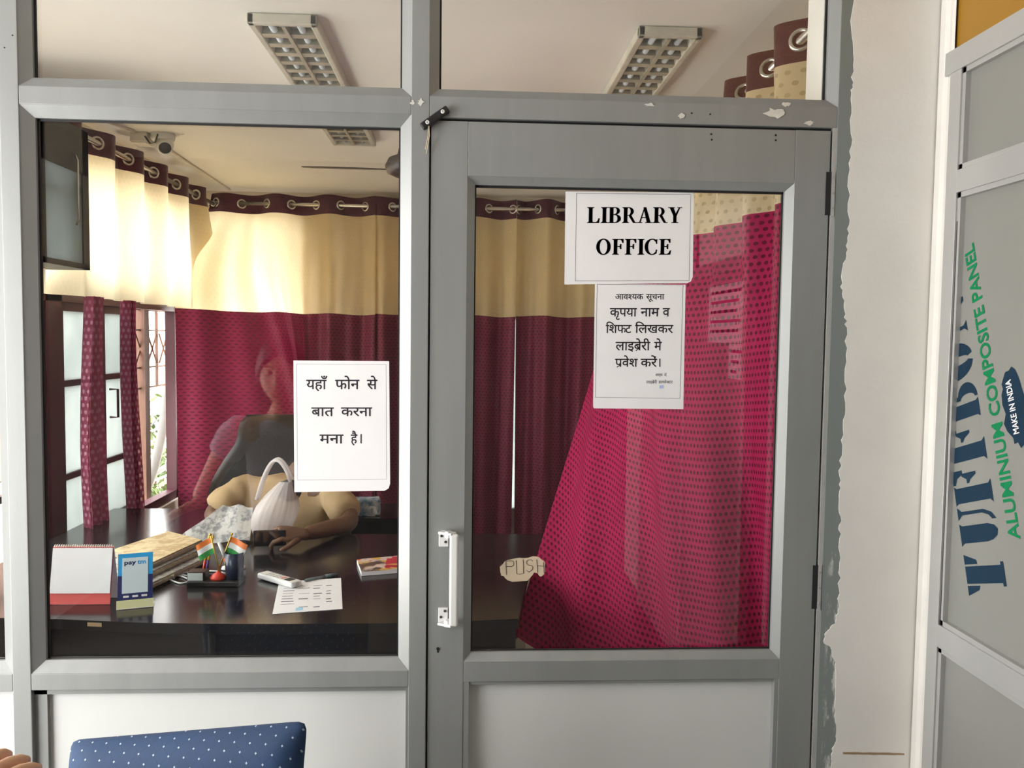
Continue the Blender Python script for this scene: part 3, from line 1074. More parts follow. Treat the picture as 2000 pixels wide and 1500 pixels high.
t.flat([[(0, 0), (1, 0), (1, 1), (0, 1)]], lambda a, b: P(1287.6+2.2*a, 716.5-16*b, y=YQ-.0005))
t.build('lettering', M['ink'], n3)
t = MB()
for tok, x0, x1, yt, yb in ((('आज्ञा',), 1280, 1294, 730, 734.6), (('से',), 1297, 1302, 730, 734.6), (('लाइ', ('r', 'ब'), '\u0947री'), 1262, 1283, 743.8, 748.8), (('डायरे', (H, 'क', .55), 'टर'), 1286, 1314, 743.8, 748.8)):
    place_word(t, hindi(*tok), x0, x1, yt, yb, YQ-.0005)
t.build('small_lettering', M['ink_grey'], n3)
t = MB()
t.flat([[(0, 0), (1, .1), (1, 1), (0, .9)]], lambda a, b: P(1288+8*a, 759-7*b, y=YQ-.0005))
t.build('ink_stamp', M['ink_blue'], n3)
e = MB()
edge_lines(e, [P(a, b, y=YQ-.0004) for a, b in ((1166.5, 555.3), (1334, 556.6), (1328, 778), (1162.6, 776.2))], YQ-.0004, .0008)
e.build('border_line', M['ink_grey'], n3)

# ---- torn card with PUSH in pen
pt = [(250, 570), (330, 500), (400, 410), (480, 370), (700, 320), (820, 300), (980, 310), (1100, 300), (1240, 255), (1350, 260), (1440, 290), (1500, 350), (1570, 390), (1605, 440), (1610, 700), (1580, 790),
      (1500, 860), (1440, 850), (1380, 760), (1280, 740), (1230, 820), (1070, 995), (850, 1005), (620, 1020), (480, 970), (400, 900), (370, 850), (290, 835), (260, 700)]
pp = [P(960+a/15.385, 1070+b/15.385, y=YP) for a, b in pt]
ps = thing('push_label', 'torn beige card with handwritten PUSH on the door glass', 'label')
MB().prism([(p.x, p.z) for p in pp], (0, YP+.0003, 0), (1, 0, 0), (0, 0, 1), .0006).build('card', M['card'], ps)
t = MB()


def pen(pts, w=.0011):
    q = [P(960+a/15.385, 1070+b/15.385, y=YP-.0008) for a, b in pts]
    t.tube(q, w*.55, 6)


pen([(425, 400), (435, 600), (450, 810)])
pen([(440, 400), (560, 390), (640, 400), (670, 450), (660, 520), (600, 565), (440, 565)])
pen([(740, 380), (750, 600), (755, 780), (850, 790), (960, 770), (960, 560), (950, 350)])
pen([(1240, 400), (1200, 360), (1110, 360), (1050, 400), (1060, 480), (1110, 520), (1220, 540), (1240, 600), (1220, 660), (1120, 730), (1060, 680)])
pen([(1355, 350), (1375, 560), (1385, 750)])
pen([(1380, 540), (1470, 545), (1570, 555)])
pen([(1555, 430), (1570, 560), (1580, 760)])
t.build('lettering', M['ink'], ps)

# ---- print on the grey composite panel of the side partition
M['navy'] = mat('navy_print', (0.010, 0.034, 0.065), 0.7, 0, 0.1, 20, spec=.15)
M['green'] = mat('green_print', (0.004, 0.21, 0.075), 0.7, 0, 0, spec=.15)
XT = XS+.0143
A = 1.0
ST = {
    'T': ([rect(.30, .74, .0, 1.0), [(.0, 1.0), (.25, 1.0), (.25, .66), (.14, .70)], [(.79, 1.0), (1.04, 1.0), (.90, .68), (.79, .66)], rect(.22, .82, 0, .07)], 1.04),
    'U': ([[(.0, 1), (.62, 1), (.56, .92), (.56, .24), (.50, .08), (.38, .0), (.22, .04), (.12, .15), (.08, .30), (.08, .92)], [(.72, 1), (1.08, 1), (.96, .88), (.95, .30), (.84, .10), (.66, .0), (.66, .10), (.78, .18), (.86, .34), (.86, .88)]], 1.1),
    'F': ([[(.0, 1), (.56, 1), (.50, .93), (.50, .07), (.60, 0), (-.04, 0), (.06, .07), (.06, .93)], [(.60, 1), (1.0, 1), (1.0, .72), (.88, .72), (.78, .88), (.60, .94)], [(.60, .56), (.70, .52), (.82, .36), (.90, .36), (.90, .74), (.82, .74), (.72, .62), (.60, .62)]], 1.04),
    'B': ([[(.0, 1), (.52, 1), (.46, .93), (.46, .07), (.52, 0), (0, 0), (.06, .07), (.06, .93)]]+arc(.58, .765, (.36, .235), (.12, .185), -90, 90, 10)+arc(.58, .27, (.46, .27), (.14, .20), -90, 90, 12), 1.1),
    'O': (arc(.50, .5, (.50, .52), (.10, .40), 98, 262, 14)+arc(.56, .5, (.50, .52), (.10, .40), -82, 82, 14), 1.1),
    'N': ([rect(.06, .16, .05, .95), [(-.04, 0), (.28, 0), (.17, .08), (.06, .08)], [(.0, 1), (.36, 1), (1.0, .0), (.86, .0), (.16, .80)], rect(.90, 1.0, .1, .95), [(.80, 1), (1.1, 1), (1.0, .92), (.90, .92)]], 1.14),
    'D': ([[(.0, 1), (.52, 1), (.46, .93), (.46, .07), (.52, 0), (0, 0), (.06, .07), (.06, .93)]]+arc(.56, .5, (.52, .5), (.12, .40), -90, 90, 14), 1.1),
}
dv = V((0, .305, .953))
up = V((0, .953, -.305))
base = V((XT, -.327, 1.126))
t = MB()
for ch, s0, wd in zip('TUFFBOND', (-.012, .088, .172, .258, .345, .432, .530, .618), (.083, .082, .076, .076, .082, .084, .084, .08)):
    pl, w_ = ST[ch]
    k = wd/w_
    pl = [p for p in pl]

    def fn(a, b, s0=s0, k=k): return base+dv*(s0+a*k)+up*(b*.126)
    # the frame bead covers what runs past the panel edge
    cl = []
    for p in pl:
        if all((fn(a, b).y < -.128) for a, b in p): cl.append(p)
        else:
            q = []
            for i in range(len(p)):
                a, b = p[i], p[(i+1) % len(p)]
                ya, yb = fn(*a).y, fn(*b).y
                if ya < -.13: q.append(a)
                if (ya < -.13) != (yb < -.13):
                    t_ = (-.13-ya)/(yb-ya)
                    q.append((a[0]+(b[0]-a[0])*t_, a[1]+(b[1]-a[1])*t_))
            if len(q) > 2: cl.append(q)
    t.flat(cl, fn, V((-.0002, 0, 0)))
t.build('lettering', M['navy'], sp_, recalc=False)
pl = font_faces('ALUMINIUM COMPOSITE PANEL', .022)
a0, a1 = ext(pl)
base2 = V((XT, -.357, 1.232))
t = MB().flat(pl, lambda a, b: base2+dv*((a-a0)/(a1-a0)*.607)+up*(b/.69*.032), V((-.0002, 0, 0)))
t.build('lettering', M['green'], sp_, recalc=False)
# blue badge with MAKE IN INDIA
random.seed(3)
pb = []
for i in range(26):
    a = 2*PI*i/26
    pb.append((.065+.075*math.cos(a)*(1+.12*random.uniform(-1, 1)), .002+.034*math.sin(a)*(1+.25*random.uniform(-1, 1))))
base3 = P(1993, 858, x=XT)
t = MB().flat([pb], lambda a, b: base3+dv*a+up*b)
t.build('badge_print', M['navy'], sp_, recalc=False)
pl = font_faces('MAKE IN INDIA', .02)
a0, a1 = ext(pl)
t = MB().flat(pl, lambda a, b: base3+V((-.0004, 0, 0))+dv*(.012+(a-a0)/(a1-a0)*.106)+up*(.0+b/.69*.016))
t.build('lettering', M['paper'], sp_, recalc=False)
# ------------------------------------------------------------------ ceiling fittings
M['lamp_rim'] = mat('aged_cream_enamel', (0.58, 0.54, 0.44), 0.5, 0, 0.2, 14)
M['louvre'] = mat('dull_louvre_metal', (0.45, 0.42, 0.33), 0.35, 0.3, 0.25, 20)
M['tube'] = mat('unlit_fluorescent_tube', (0.62, 0.66, 0.70), 0.25, 0, 0)


def troffer(label, x0, x1, y0, y1):
    o = thing('ceiling_light', label, 'ceiling light', ((x0+x1)/2, (y0+y1)/2, ZC), group='louvred tube lights on the ceiling')
    w, l = x1-x0, y1-y0
    r_ = .022
    f = MB()
    for a, b, c, d in ((-w/2, -w/2+r_, -l/2, l/2), (w/2-r_, w/2, -l/2, l/2), (-w/2, w/2, -l/2, -l/2+r_), (-w/2, w/2, l/2-r_, l/2)):
        f.bx(a, b, c, d, -.032, -.001, .004)
    f.build('frame', M['lamp_rim'], o)
    MB().bx(-w/2+.01, w/2-.01, -l/2+.01, l/2-.01, -.003, -.001).build('reflector', M['lamp_rim'], o)
    lv = MB()
    n = int(l/.085)
    ys = l-2*r_
    for i in range(1, n):
        y = -l/2+r_+ys*i/n
        lv.prism([(-.016, -.030), (.016, -.030), (.003, -.006), (-.003, -.006)], (-w/2+r_, y, 0), (0, 1, 0), (0, 0, 1), w-2*r_)
    lv.bx(-.006, .006, -l/2+r_, l/2-r_, -.034, -.008)
    lv.build('louvre', M['louvre'], o)
    for sx in (-1, 1):
        MB().tube([(sx*w*.21, -l/2+.03, -.016), (sx*w*.21, l/2-.03, -.016)], .010, 10).build('tube', M['tube'], o)
    return o


troffer('louvred tube light recessed in the ceiling above the window', -.665, -.460, .665, 2.20)
troffer('louvred tube light recessed in the ceiling above the door', .503, .700, .665, 2.20)

# camera, junction box and its cable on the ceiling
cm = P(318, 262, z=2.55)
o = thing('security_camera', 'white turret security camera on the ceiling near the left windows', 'camera', (cm.x, cm.y, ZC))
MB().lathe([(.055, 0), (.055, -.022), (.048, -.030)], n=24).build('base', M['white_plastic'], o)
ball = MB().sphere((0.008, -.006, -.048), .044, n=20, k=14).build('camera_ball', M['white_plastic'], o)
rt = V((.35, -.75, -.55)).to_track_quat('Z', 'Y').to_matrix()
MB().lathe([(.036, 0), (.036, .044), (.030, .047)], V((0.008, -.006, -.048)), 20, rt).build('housing', M['white_plastic'], o)
MB().lathe([(.030, .0455), (.026, .0485), (.004, .049)], V((0.008, -.006, -.048)), 20, rt).build('lens', mat('grey_lens', (0.05, 0.05, 0.045), 0.15, 0, 0), o)
jb = P(277, 262, z=2.55)
o = thing('junction_box', 'small square junction box on the ceiling beside the camera', 'junction box', (jb.x, jb.y, ZC))
MB().bx(-.04, .04, -.045, .045, -.045, -.0005, .004).build('box', M['plaster_in'], o)
MB().bx(-.035, .035, -.04, .04, -.049, -.045, .002).build('lid', M['plaster_in'], o)
cd = MB()
pts = [P(a, b, z=2.543) for a, b in ((205, 236), (262, 257))]
cd.tube(pts, .007, 8)
pts = [P(a, b, z=2.543) for a, b in ((291, 268), (330, 293), (390, 333), (448, 371))]
cd.tube(pts, .008, 8)
o = tag(cd.build('conduit', M['plaster_in']), 'thin pale conduit running along the ceiling past the camera', 'conduit')
cb = MB()
pts = [P(283, 266, z=2.52), P(293, 280, z=2.50), P(303, 278, z=2.50), P(308, 262, z=2.53)]
cb.tube(pts, .004, 8)
tag(cb.build('camera_cable', M['dark_steel']), 'short dark cable looping from junction box to camera', 'cable')

# ceiling fan, its hub just hidden by the window post
hub = P(800, 328, y=1.55)
o = thing('ceiling_fan', 'dark brown ceiling fan half hidden behind the window post', 'fan', (hub.x, hub.y, ZC))
hz = hub.z-ZC
M['fan'] = mat('dark_brown_enamel', (0.060, 0.045, 0.038), 0.4, 0, 0.1)
MB().lathe([(.016, -.0), (.06, -.001), (.052, -.05), (.016, -.058)], n=20).build('canopy', M['fan'], o)
MB().tube([(0, 0, -.03), (0, 0, hz+.06)], .011, 10).build('down_rod', M['fan'], o)
MB().lathe([(.02, .09), (.045, .075), (.05, .05), (.085, .035), (.10, .005), (.092, -.022), (.06, -.036), (.0, -.040)], (0, 0, hz), 28).build('motor', M['fan'], o)
for k in range(3):
    a = PI+.03+k*2*PI/3
    b = MB()
    ca, sa = math.cos(a), math.sin(a)
    q = lambda r_, s_, z_: V((ca*r_-sa*s_, sa*r_+ca*s_, hz+z_))
    pr = [(.09, .018), (.13, .024), (.17, .050), (.32, .056), (.40, .048), (.43, .022)]
    lo = [q(r_, -w_, -.010+.15*w_) for r_, w_ in pr]
    hi = [q(r_, w_, -.010-.15*w_) for r_, w_ in pr]
    vs = lo+hi+[p+V((0, 0, .003)) for p in lo+hi]
    n = len(pr)
    fs = []
    for i in range(n-1):
        fs += [(i, i+1, n+i+1, n+i), (2*n+i, 3*n+i, 3*n+i+1, 2*n+i+1), (i, 2*n+i, 2*n+i+1, i+1), (n+i, n+i+1, 3*n+i+1, 3*n+i)]
    fs += [(0, n, 3*n, 2*n), (n-1, 3*n-1, 4*n-1, 2*n-1)]
    b._new(vs, fs)
    b.build('blade', M['fan'], o)

# ------------------------------------------------------------------ dark wall cabinet by the left window curtain
o = thing('wall_cabinet', 'dark wall cabinet with glass front at the top left beside the cream curtain', 'cabinet', (-1.50, 1.10, 1.845))
f = MB()
cw, ch = .36, .53
f.bx(-.24, 0, 0, cw, 0, .012).bx(-.24, 0, 0, cw, ch-.012, ch).bx(-.24, 0, 0, .012, 0, ch).bx(-.24, 0, cw-.012, cw, 0, ch).bx(-.23, -.01, .01, cw-.01, .27, .28)
f.build('carcass', M['dark_steel'], o)
d_ = MB()
d_.bx(0, .014, 0, .035, 0, ch).bx(0, .014, cw-.05, cw, 0, ch).bx(0, .014, 0, cw, ch-.17, ch).bx(0, .014, 0, cw, 0, .02)
dd = d_.build('door', M['dark_steel'], o)
MB().bx(.003, .009, .03, cw-.045, .015, ch-.165).build('pane', M['frosted'], dd)
MB().tube([(.02, cw-.12, .16), (.03, cw-.12, .18), (.03, cw-.12, .40), (.02, cw-.12, .42)], .004, 8).build('door_handle', M['ring'], dd)

# ------------------------------------------------------------------ door latch with string
c0, c1 = P(826, 247, y=-.008), P(873, 214, y=-.008)
mid = (c0+c1)/2
ang = math.atan2(c1.z-c0.z, c1.x-c0.x)
o = thing('latch_bar', 'black pivoting latch bar screwed across the top of the door', 'latch', (mid.x, -.008, mid.z))
L = (c1-c0).length
MB().box((0, 0, 0), (L+.006, .012, .017), Euler((0, -ang, 0)), .003).build('bar', M['black_plastic'], o)
for s_ in (-.30, .33):
    MB().lathe([(.0045, 0), (.0045, .002), (.0018, .003), (.0016, .001)], (math.cos(ang)*L*s_, -.0062, math.sin(ang)*L*s_), 14, Matrix.Rotation(PI/2, 3, 'X')).build('screw', M['white_plastic'], o)
st = MB()
for dx, l_ in ((0, 300), (-3, 292)):
    pts = [P(838+dx*.2, 246, y=-.015), P(839+dx, 265, y=-.012), P(836+dx, 283, y=-.008), P(833+dx*.7, l_, y=-.006)]
    st.tube([p-V((mid.x, -.008, mid.z)) for p in pts], .0011, 6)
st.build('string', M['string'], o)

# old tape stuck on the rails
random.seed(9)
k = 0
for (px, py, w, h, where) in ((806, 201, 12, 12, 'on the middle post, left piece'), (822, 199, 16, 16, 'on the middle post, right piece'), (1270, 205, 30, 8, 'on the rail over the door, leftmost of the row'),
                              (1331, 226, 16, 12, 'on the rail over the door beside two drill holes'), (1512, 220, 46, 26, 'largest piece on the rail over the door'),
                              (1537, 203, 20, 14, 'on the upper edge of the rail over the door'), (1582, 240, 24, 10, 'on the rail over the door, nearest the hinge')):
    n = 13
    pl = []
    for i in range(n):
        a = 2*PI*i/n
        q = P(px+w/2*math.cos(a)*random.uniform(.35, 1.15), py+h/2*math.sin(a)*random.uniform(.35, 1.15), y=-.0012)
        pl.append((q.x, q.z))
    tag(MB().prism(pl, (0, -.0004, 0), (1, 0, 0), (0, 0, 1), .0007).build('tape_scrap', M['tape']), 'torn whitish tape scrap '+where, 'tape', 'tape scraps on the door surround')
for (px, py) in ((1351, 221), (1387, 223)):
    q = P(px, py, y=0)
    MB().lathe([(.002, 0), (.002, .0006)], (q.x, .0004, q.z), 8, Matrix.Rotation(PI/2, 3, 'X')).build('drill_hole', M['hole'], bpy.data.objects['trim_5'])
for (px, py) in ((24.5, 69), (9, 93)):
    q = P(px, py, y=0)
    MB().lathe([(.0016, 0), (.0016, .0006)], (q.x, -.0001, q.z), 8, Matrix.Rotation(PI/2, 3, 'X')).build('drill_hole', M['hole'], bpy.data.objects['trim_1'])

# ------------------------------------------------------------------ desk
DZ = .75
o = thing('office_desk', 'long black glossy office desk just inside the window', 'desk', (0, 0, 0))
outl = [(-1.72, .66), (-1.45, .632), (-1.2, .612), (-.95, .578), (-.75, .566), (-.5, .560), (-.2, .562), (.0, .575), (.158, .590), (.225, 1.13), (.40, 1.66), (-1.08, 1.66), (-1.08, 2.18), (-1.72, 2.18)]
t = MB().prism(outl, (0, 0, DZ-.032), (1, 0, 0), (0, 1, 0), .032)
bmesh.ops.bevel(t.bm, geom=[e for e in t.bm.edges if abs(e.verts[0].co.z-e.verts[1].co.z) < 1e-6], offset=.003, segments=2, affect='EDGES')
t.build('desk_top', M['desk'], o)
chip = [P(130, 1221, y=.6), P(160, 1217, y=.6), P(166, 1223, y=.6), P(138, 1226, y=.6)]
MB().box((-1.10, .5995, DZ-.012), (.045, .004, .012), Euler((0, 0, -.14)), .001).build('worn_edge', M['desk_edge'], o)
fp = MB()
fl = [(-1.70, .70), (-1.2, .645), (-.75, .60), (-.2, .597), (.150, .615)]
for i in range(len(fl)-1):
    (xa, ya), (xb, yb) = fl[i], fl[i+1]
    fp._new([(xa, ya, .02), (xb, yb, .02), (xb, yb, DZ-.034), (xa, ya, DZ-.034), (xa, ya+.018, .02), (xb, yb+.018, .02), (xb, yb+.018, DZ-.034), (xa, ya+.018, DZ-.034)],
            [(0, 1, 2, 3), (4, 7, 6, 5), (0, 4, 5, 1), (3, 2, 6, 7), (0, 3, 7, 4), (1, 5, 6, 2)])
fp.build('front_panel', M['desk'], o)
MB().box((.188, 1.12, (DZ-.033)/2), (.018, .98, DZ-.033), Euler((0, 0, -.116))).build('side_panel', M['desk'], o)
MB().bx(-1.10, -1.085, 1.70, 2.15, 0, DZ-.033).bx(-1.70, -1.685, .75, 2.15, 0, DZ-.033).build('side_panel', M['desk'], o)
MB().bx(-.33, .25, 1.62, 1.655, .735-.02, DZ-.0325).build('rear_rail', M['desk'], o)
MB().bx(-.3, .395, 1.6595, 1.6635, DZ-.022, DZ-.002).build('tan_edge_strip', M['desk_edge'], o)


def onto(px, py, z=DZ): return P(px, py, z=z)


def flat_sheet(name, label, cat, corners, mt, z=DZ, th=.0008, group=None, extra=None):
    pts = [onto(a, b, z) for a, b in corners]
    c = sum(pts, V((0, 0, 0)))/len(pts)
    o_ = thing(name, label, cat, (c.x, c.y, z), group=group)
    MB().prism([(p.x-c.x, p.y-c.y) for p in pts], (0, 0, .0006), (1, 0, 0), (0, 1, 0), th).build('sheet', mt, o_)
    return o_, c


# printed table sheet
o, c = flat_sheet('printed_sheet', 'printed timetable sheet lying on the desk under the remote', 'paper', [(545, 1137), (666, 1129.5), (669, 1190), (532, 1200)], M['paper'])
t = MB()
random.seed(2)
for r_ in range(9):
    y = 1144+r_*5.2
    for x0, x1 in ((555-r_, 578), (583, 606), (612, 630), (637, 652)):
        if random.random() < .78:
            a = [onto(x0, y, DZ+.0016), onto(x1-random.uniform(0, 6), y-1, DZ+.0016)]
            d = (a[1]-a[0]).normalized()
            n_ = V((-d.y, d.x, 0))*.0028*random.choice((.6, 1, 1.5))
            t._new([p-V((c.x, c.y, DZ)) for p in (a[0]-n_, a[1]-n_, a[1]+n_, a[0]+n_)], [(0, 1, 2, 3)])
t.build('lettering', M['ink_grey'], o)
q = [onto(*p, DZ+.0016)-V((c.x, c.y, DZ)) for p in ((577, 1193), (592, 1191.5), (592, 1186), (578, 1187))]
MB()._new(q, [(0, 1, 2, 3)])
t = MB()
t._new(q, [(0, 1, 2, 3)])
t.build('blue_stamp', mat('pale_blue_ink', (0.35, 0.62, 0.80), 0.7, 0, 0), o)

# cordless handset
a, b = onto(512, 1122, DZ+.012), onto(580, 1142, DZ+.012)
mid = (a+b)/2
ang = math.atan2(b.y-a.y, b.x-a.x)
o = thing('remote_control', 'white air-conditioner remote control lying across the printed sheet', 'remote', (mid.x, mid.y, DZ+.002), ang)
L = (b-a).length
MB().box((0, 0, .011), (L, .046, .020), None, .007, 3).build('body', M['white_plastic'], o)
MB().box((L*.30, 0, .0213), (.030, .028, .001), None).build('screen', mat('dark_green_screen', (0.03, 0.035, 0.03), 0.2, 0, 0), o)
MB().box((L*.14, .0, .0216), (.012, .022, .002), None, .0005).build('red_button', mat('salmon_button', (0.75, 0.28, 0.22), 0.5, 0, 0), o)
for r_ in range(4):
    for s_ in (-1, 0, 1):
        MB().box((L*(.03-.10*r_), s_*.012, .0214), (.009, .007, .0014), None, .0004).build('button', mat('grey_button', (0.55, 0.55, 0.52), 0.5, 0, 0) if r_+s_ == -1 else bpy.data.materials.get('grey_button', M['white_plastic']), o)
MB().lathe([(.009, 0), (.009, .001), (.004, .0012)], (L/2, 0, .011), 14, Matrix.Rotation(PI/2, 3, 'Y')).build('emitter', M['alu_bright'], o)

# pen beside the sheet
a, b = onto(594, 1134, DZ+.006), onto(658, 1121.5, DZ+.006)
o = thing('pen', 'slate grey pen lying behind the printed sheet', 'pen', tuple((a+b)/2))
d = (b-a)
MB().tube([-d*.5, -d*.44, d*.15], [.0015, .0055, .0058], 10).build('barrel', mat('slate_plastic', (0.16, 0.20, 0.21), 0.35, 0, 0), o)
MB().tube([d*.13, d*.5], .0072, 10).build('cap', mat('slate_plastic_dark', (0.09, 0.12, 0.13), 0.35, 0, 0), o)

# colourful magazine at the window's right edge
M['mag'] = None
m_, nt, out = nmat('printed_magazine_cover')
b_ = N(nt, 'ShaderNodeBsdfPrincipled')
b_.inputs['Roughness'].default_value = .35
f1 = noise(nt, 14.0, 2.0)
f2 = noise(nt, 26.0, 2.0, stretch=(1, 1.6, 1))
c1_ = mix_rgb(nt, ramp(nt, f1, .42, .50), (.10, .06, .05), (.66, .52, .46))
c2_ = mix_rgb(nt, ramp(nt, f2, .56, .60), c1_, (.72, .42, .06))
c3_ = mix_rgb(nt, ramp(nt, f1, .58, .62), c2_, (.50, .02, .05))
nt.links.new(c3_, b_.inputs['Base Color'])
nt.links.new(b_.outputs[0], out.inputs[0])
M['mag'] = m_
cs = [(697, 1092), (800, 1083), (806, 1108), (706, 1116)]
pts = [onto(*p, DZ+.018) for p in cs]
c = sum(pts, V((0, 0, 0)))/4
o = thing('magazine', 'colourful magazine with red masthead lying on the desk at the window post', 'magazine', (c.x, c.y, DZ))
MB().prism([(p.x-c.x, p.y-c.y) for p in pts], (0, 0, .001), (1, 0, 0), (0, 1, 0), .015).build('pages', M['paper'], o)
MB().prism([(p.x-c.x, p.y-c.y) for p in pts], (0, 0, .0162), (1, 0, 0), (0, 1, 0), .0012).build('cover', M['mag'], o)
q = [onto(*p, DZ+.0182)-V((c.x, c.y, DZ)) for p in ((752, 1102), (790, 1098), (788, 1089), (756, 1091))]
t = MB()
t._new(q, [(0, 1, 2, 3)])
t.build('masthead', mat('red_masthead', (0.55, 0.03, 0.06), 0.4, 0, 0), o)

# desk calendar
y0 = P(155, 1181, z=DZ).y
o = thing('desk_calendar', 'white tent desk calendar with a red base strip at the window corner', 'calendar', (-1.2, y0, DZ))
bl, br = P(96, 1182, y=y0), P(215, 1181, y=y0)
zz = P(155, 1067, y=y0+.035).z-DZ
W_ = (br.x-bl.x)
cx = (bl.x+br.x)/2
o.location = (cx, y0, DZ)
lean = .035
th = math.atan2(lean, zz)
H_ = math.hypot(lean, zz)
ux, uz = V((1, 0, 0)), V((0, lean, zz)).normalized()
MB().prism([(-W_/2, .001), (W_/2, .001), (W_/2, H_), (-W_/2, H_)], (0, 0, 0), ux, uz, .002).build('front_board', mat('red_card', (0.72, 0.10, 0.09), 0.6, 0, 0), o)
MB().prism([(-W_/2, 0), (W_/2, 0), (W_/2, H_), (-W_/2, H_)], (0, 2*lean, 0.001), ux, V((0, -lean, zz)).normalized(), .002).build('rear_board', M['paper'], o)
MB().prism([(-W_/2+.001, .036), (W_/2-.001, .036), (W_/2-.001, H_-.004), (-W_/2+.001, H_-.004)], (0, -.0045, 0), ux, uz, .002).build('page', M['paper'], o)
sp = MB()
for i in range(26):
    sp.torus((-W_/2+.006+(W_-.012)*i/25, lean, zz), .006, .0010, Matrix.Rotation(PI/2, 3, 'Y'), 10, 5)
sp.build('spiral_binding', M['ring'], o)

# payment stand card (its code square is left blank)
o = thing('payment_stand', 'blue paytm payment stand card on the desk beside the calendar', 'sign')
y0 = P(262, 1190, z=DZ).y
bl, br = P(229, 1192, y=y0-.01), P(298, 1187, y=y0+.02)
tl, tr = P(222, 1088, y=y0+.035), P(286, 1075, y=y0+.065)
bl.z = br.z = DZ+.001
o.location = ((bl.x+br.x)/2, y0, DZ)
O = V(o.location)
ux = (br-bl)
uz = ((tl-bl)+(tr-br))/2
W_, H_ = ux.length, uz.length
ux.normalize()
uz = (uz-ux*uz.dot(ux)).normalized()
ny = ux.cross(uz)
bo = bl-O


def card(nm, a0, a1, b0, b1, mt, lift, th_=.0012, par=o):
    return MB().prism([(a0*W_, b0*H_), (a1*W_, b0*H_), (a1*W_, b1*H_), (a0*W_, b1*H_)], bo+ny*lift, ux, uz, th_).build(nm, mt, par)


M['p_blue'] = mat('sky_blue_card', (0.02, 0.36, 0.78), 0.4, 0, 0)
M['p_navy'] = mat('dark_blue_card', (0.012, 0.022, 0.13), 0.4, 0, 0)
card('board', 0, 1, .16, 1, M['p_blue'], -.004, .003)
card('lower_field', 0, 1, .16, .60, M['p_navy'], -.0008, .0008)
card('base_strip', -.03, 1.03, 0, .16, mat('pale_yellow_card', (0.70, 0.70, 0.40), 0.5, 0, 0), -.004, .004)
MB().prism([(0, 0), (1.03*W_, 0), (1.03*W_, .05), (0, .05)], bo+V((0, 0, .0005)), ux, V((-ux.y, ux.x, 0)), .002).build('foot', M['paper'], o)
card('code_sticker', .12, .86, .28, .92, mat('pale_blue_sticker', (0.62, 0.74, 0.80), 0.5, 0, 0), .0002, .0008)
for s, c_, f0, f1 in (('pay', M['p_navy'], .18, .52), ('tm', M['p_blue'], .55, .80)):
    pl = font_faces(s, .03)
    a0, a1 = ext(pl)
    MB().flat(pl, lambda a, b: bo+ny*.0015+ux*W_*(f0+(a-a0)/(a1-a0)*(f1-f0))+uz*H_*(.80+b*.11)).build('lettering', c_, o, recalc=False)
for i in range(3):
    card('payment_mark', .16+.26*i, .32+.26*i, .205, .24, M['paper'], .0004, .0006)

# ---- desk organiser with flags
base = onto(420, 1140)
bx_, by_ = base.x, base.y
o = thing('pen_stand', 'black desk organiser with pencils, clock face and pen cup', 'pen stand', (bx_, by_, DZ))
D = by_-CAM_Y
px = D/FPX
MB().box((.004, .0, .010), (.175, .085, .018), None, .004).build('tray', M['black_plastic'], o)
MB().box((-.056, .0, .032), (.060, .05, .030), None, .003).build('block', M['black_plastic'], o)
MB().box((-.058, -.0256, .031), (.050, .001, .026), None).build('label_plate', mat('pale_green_plate', (0.72, 0.78, 0.76), 0.4, 0, 0), o)
MB().lathe([(.028, .018), (.033, .11), (.030, .11), (.026, .022)], (.066, 0, 0), 24).build('pen_cup', mat('dark_blue_plastic', (0.012, 0.020, 0.045), 0.3, 0, 0), o)
gd = mat('gold_wire', (0.62, 0.42, 0.08), 0.3, 0.6, 0)
MB().tube([(.005, .0, .02), (.028, .0, .085), (.050, .0, .02)], .0025, 6, closed=True).build('wire_triangle', gd, o)
yl, rd = mat('yellow_pencil', (0.80, 0.52, 0.05), 0.4, 0, 0), mat('red_plastic', (0.62, 0.04, 0.02), 0.4, 0, 0)
for i, (xa, xb) in enumerate(((-.052, -.027), (-.042, -.014))):
    p_ = thing('pencil', ('yellow pencil with red end leaning in the organiser, left of the pair', 'yellow pencil leaning in the organiser, right of the pair')[i], 'pencil', (bx_, by_, DZ), group='pencils in the desk organiser')
    A_, B_ = V((xa, .035, .022)), V((xb, .035, .168))
    MB().tube([A_.lerp(B_, .35), A_.lerp(B_, .93)], .0042, 6).build('shaft', yl, p_)
    MB().tube([A_, A_.lerp(B_, .35)], .0044, 6).build('grip', rd if i == 0 else mat('violet_plastic', (0.09, 0.05, 0.25), 0.4, 0, 0), p_)
    MB().tube([A_.lerp(B_, .93), B_], [.0042, .0006], 6).build('tip', M['card'], p_)
p_ = thing('pen', 'white pen with red cap standing in the dark blue pen cup', 'pen', (bx_, by_, DZ))
A_, B_ = V((.062, -.004, .024)), V((.018, -.012, .145))
MB().tube([A_.lerp(B_, .55), B_], .006, 8).build('barrel', M['white_plastic'], p_)
MB().tube([A_, A_.lerp(B_, .56)], .0068, 8).build('cap', rd, p_)
og, gr = mat('saffron_cloth', (0.85, 0.22, 0.04), 0.8, 0, 0), mat('green_cloth', (0.04, 0.32, 0.07), 0.8, 0, 0)
wt = mat('white_cloth', (0.82, 0.82, 0.80), 0.8, 0, 0)
fs_ = thing('flag_stand', 'red based stand holding two crossed tricolour table flags', 'flag stand', (bx_, by_-.004, DZ))
MB().lathe([(.026, .019), (.027, .026), (.018, .034), (.008, .040), (.003, .046)], (.012, 0, 0), 20).build('base', rd, fs_)
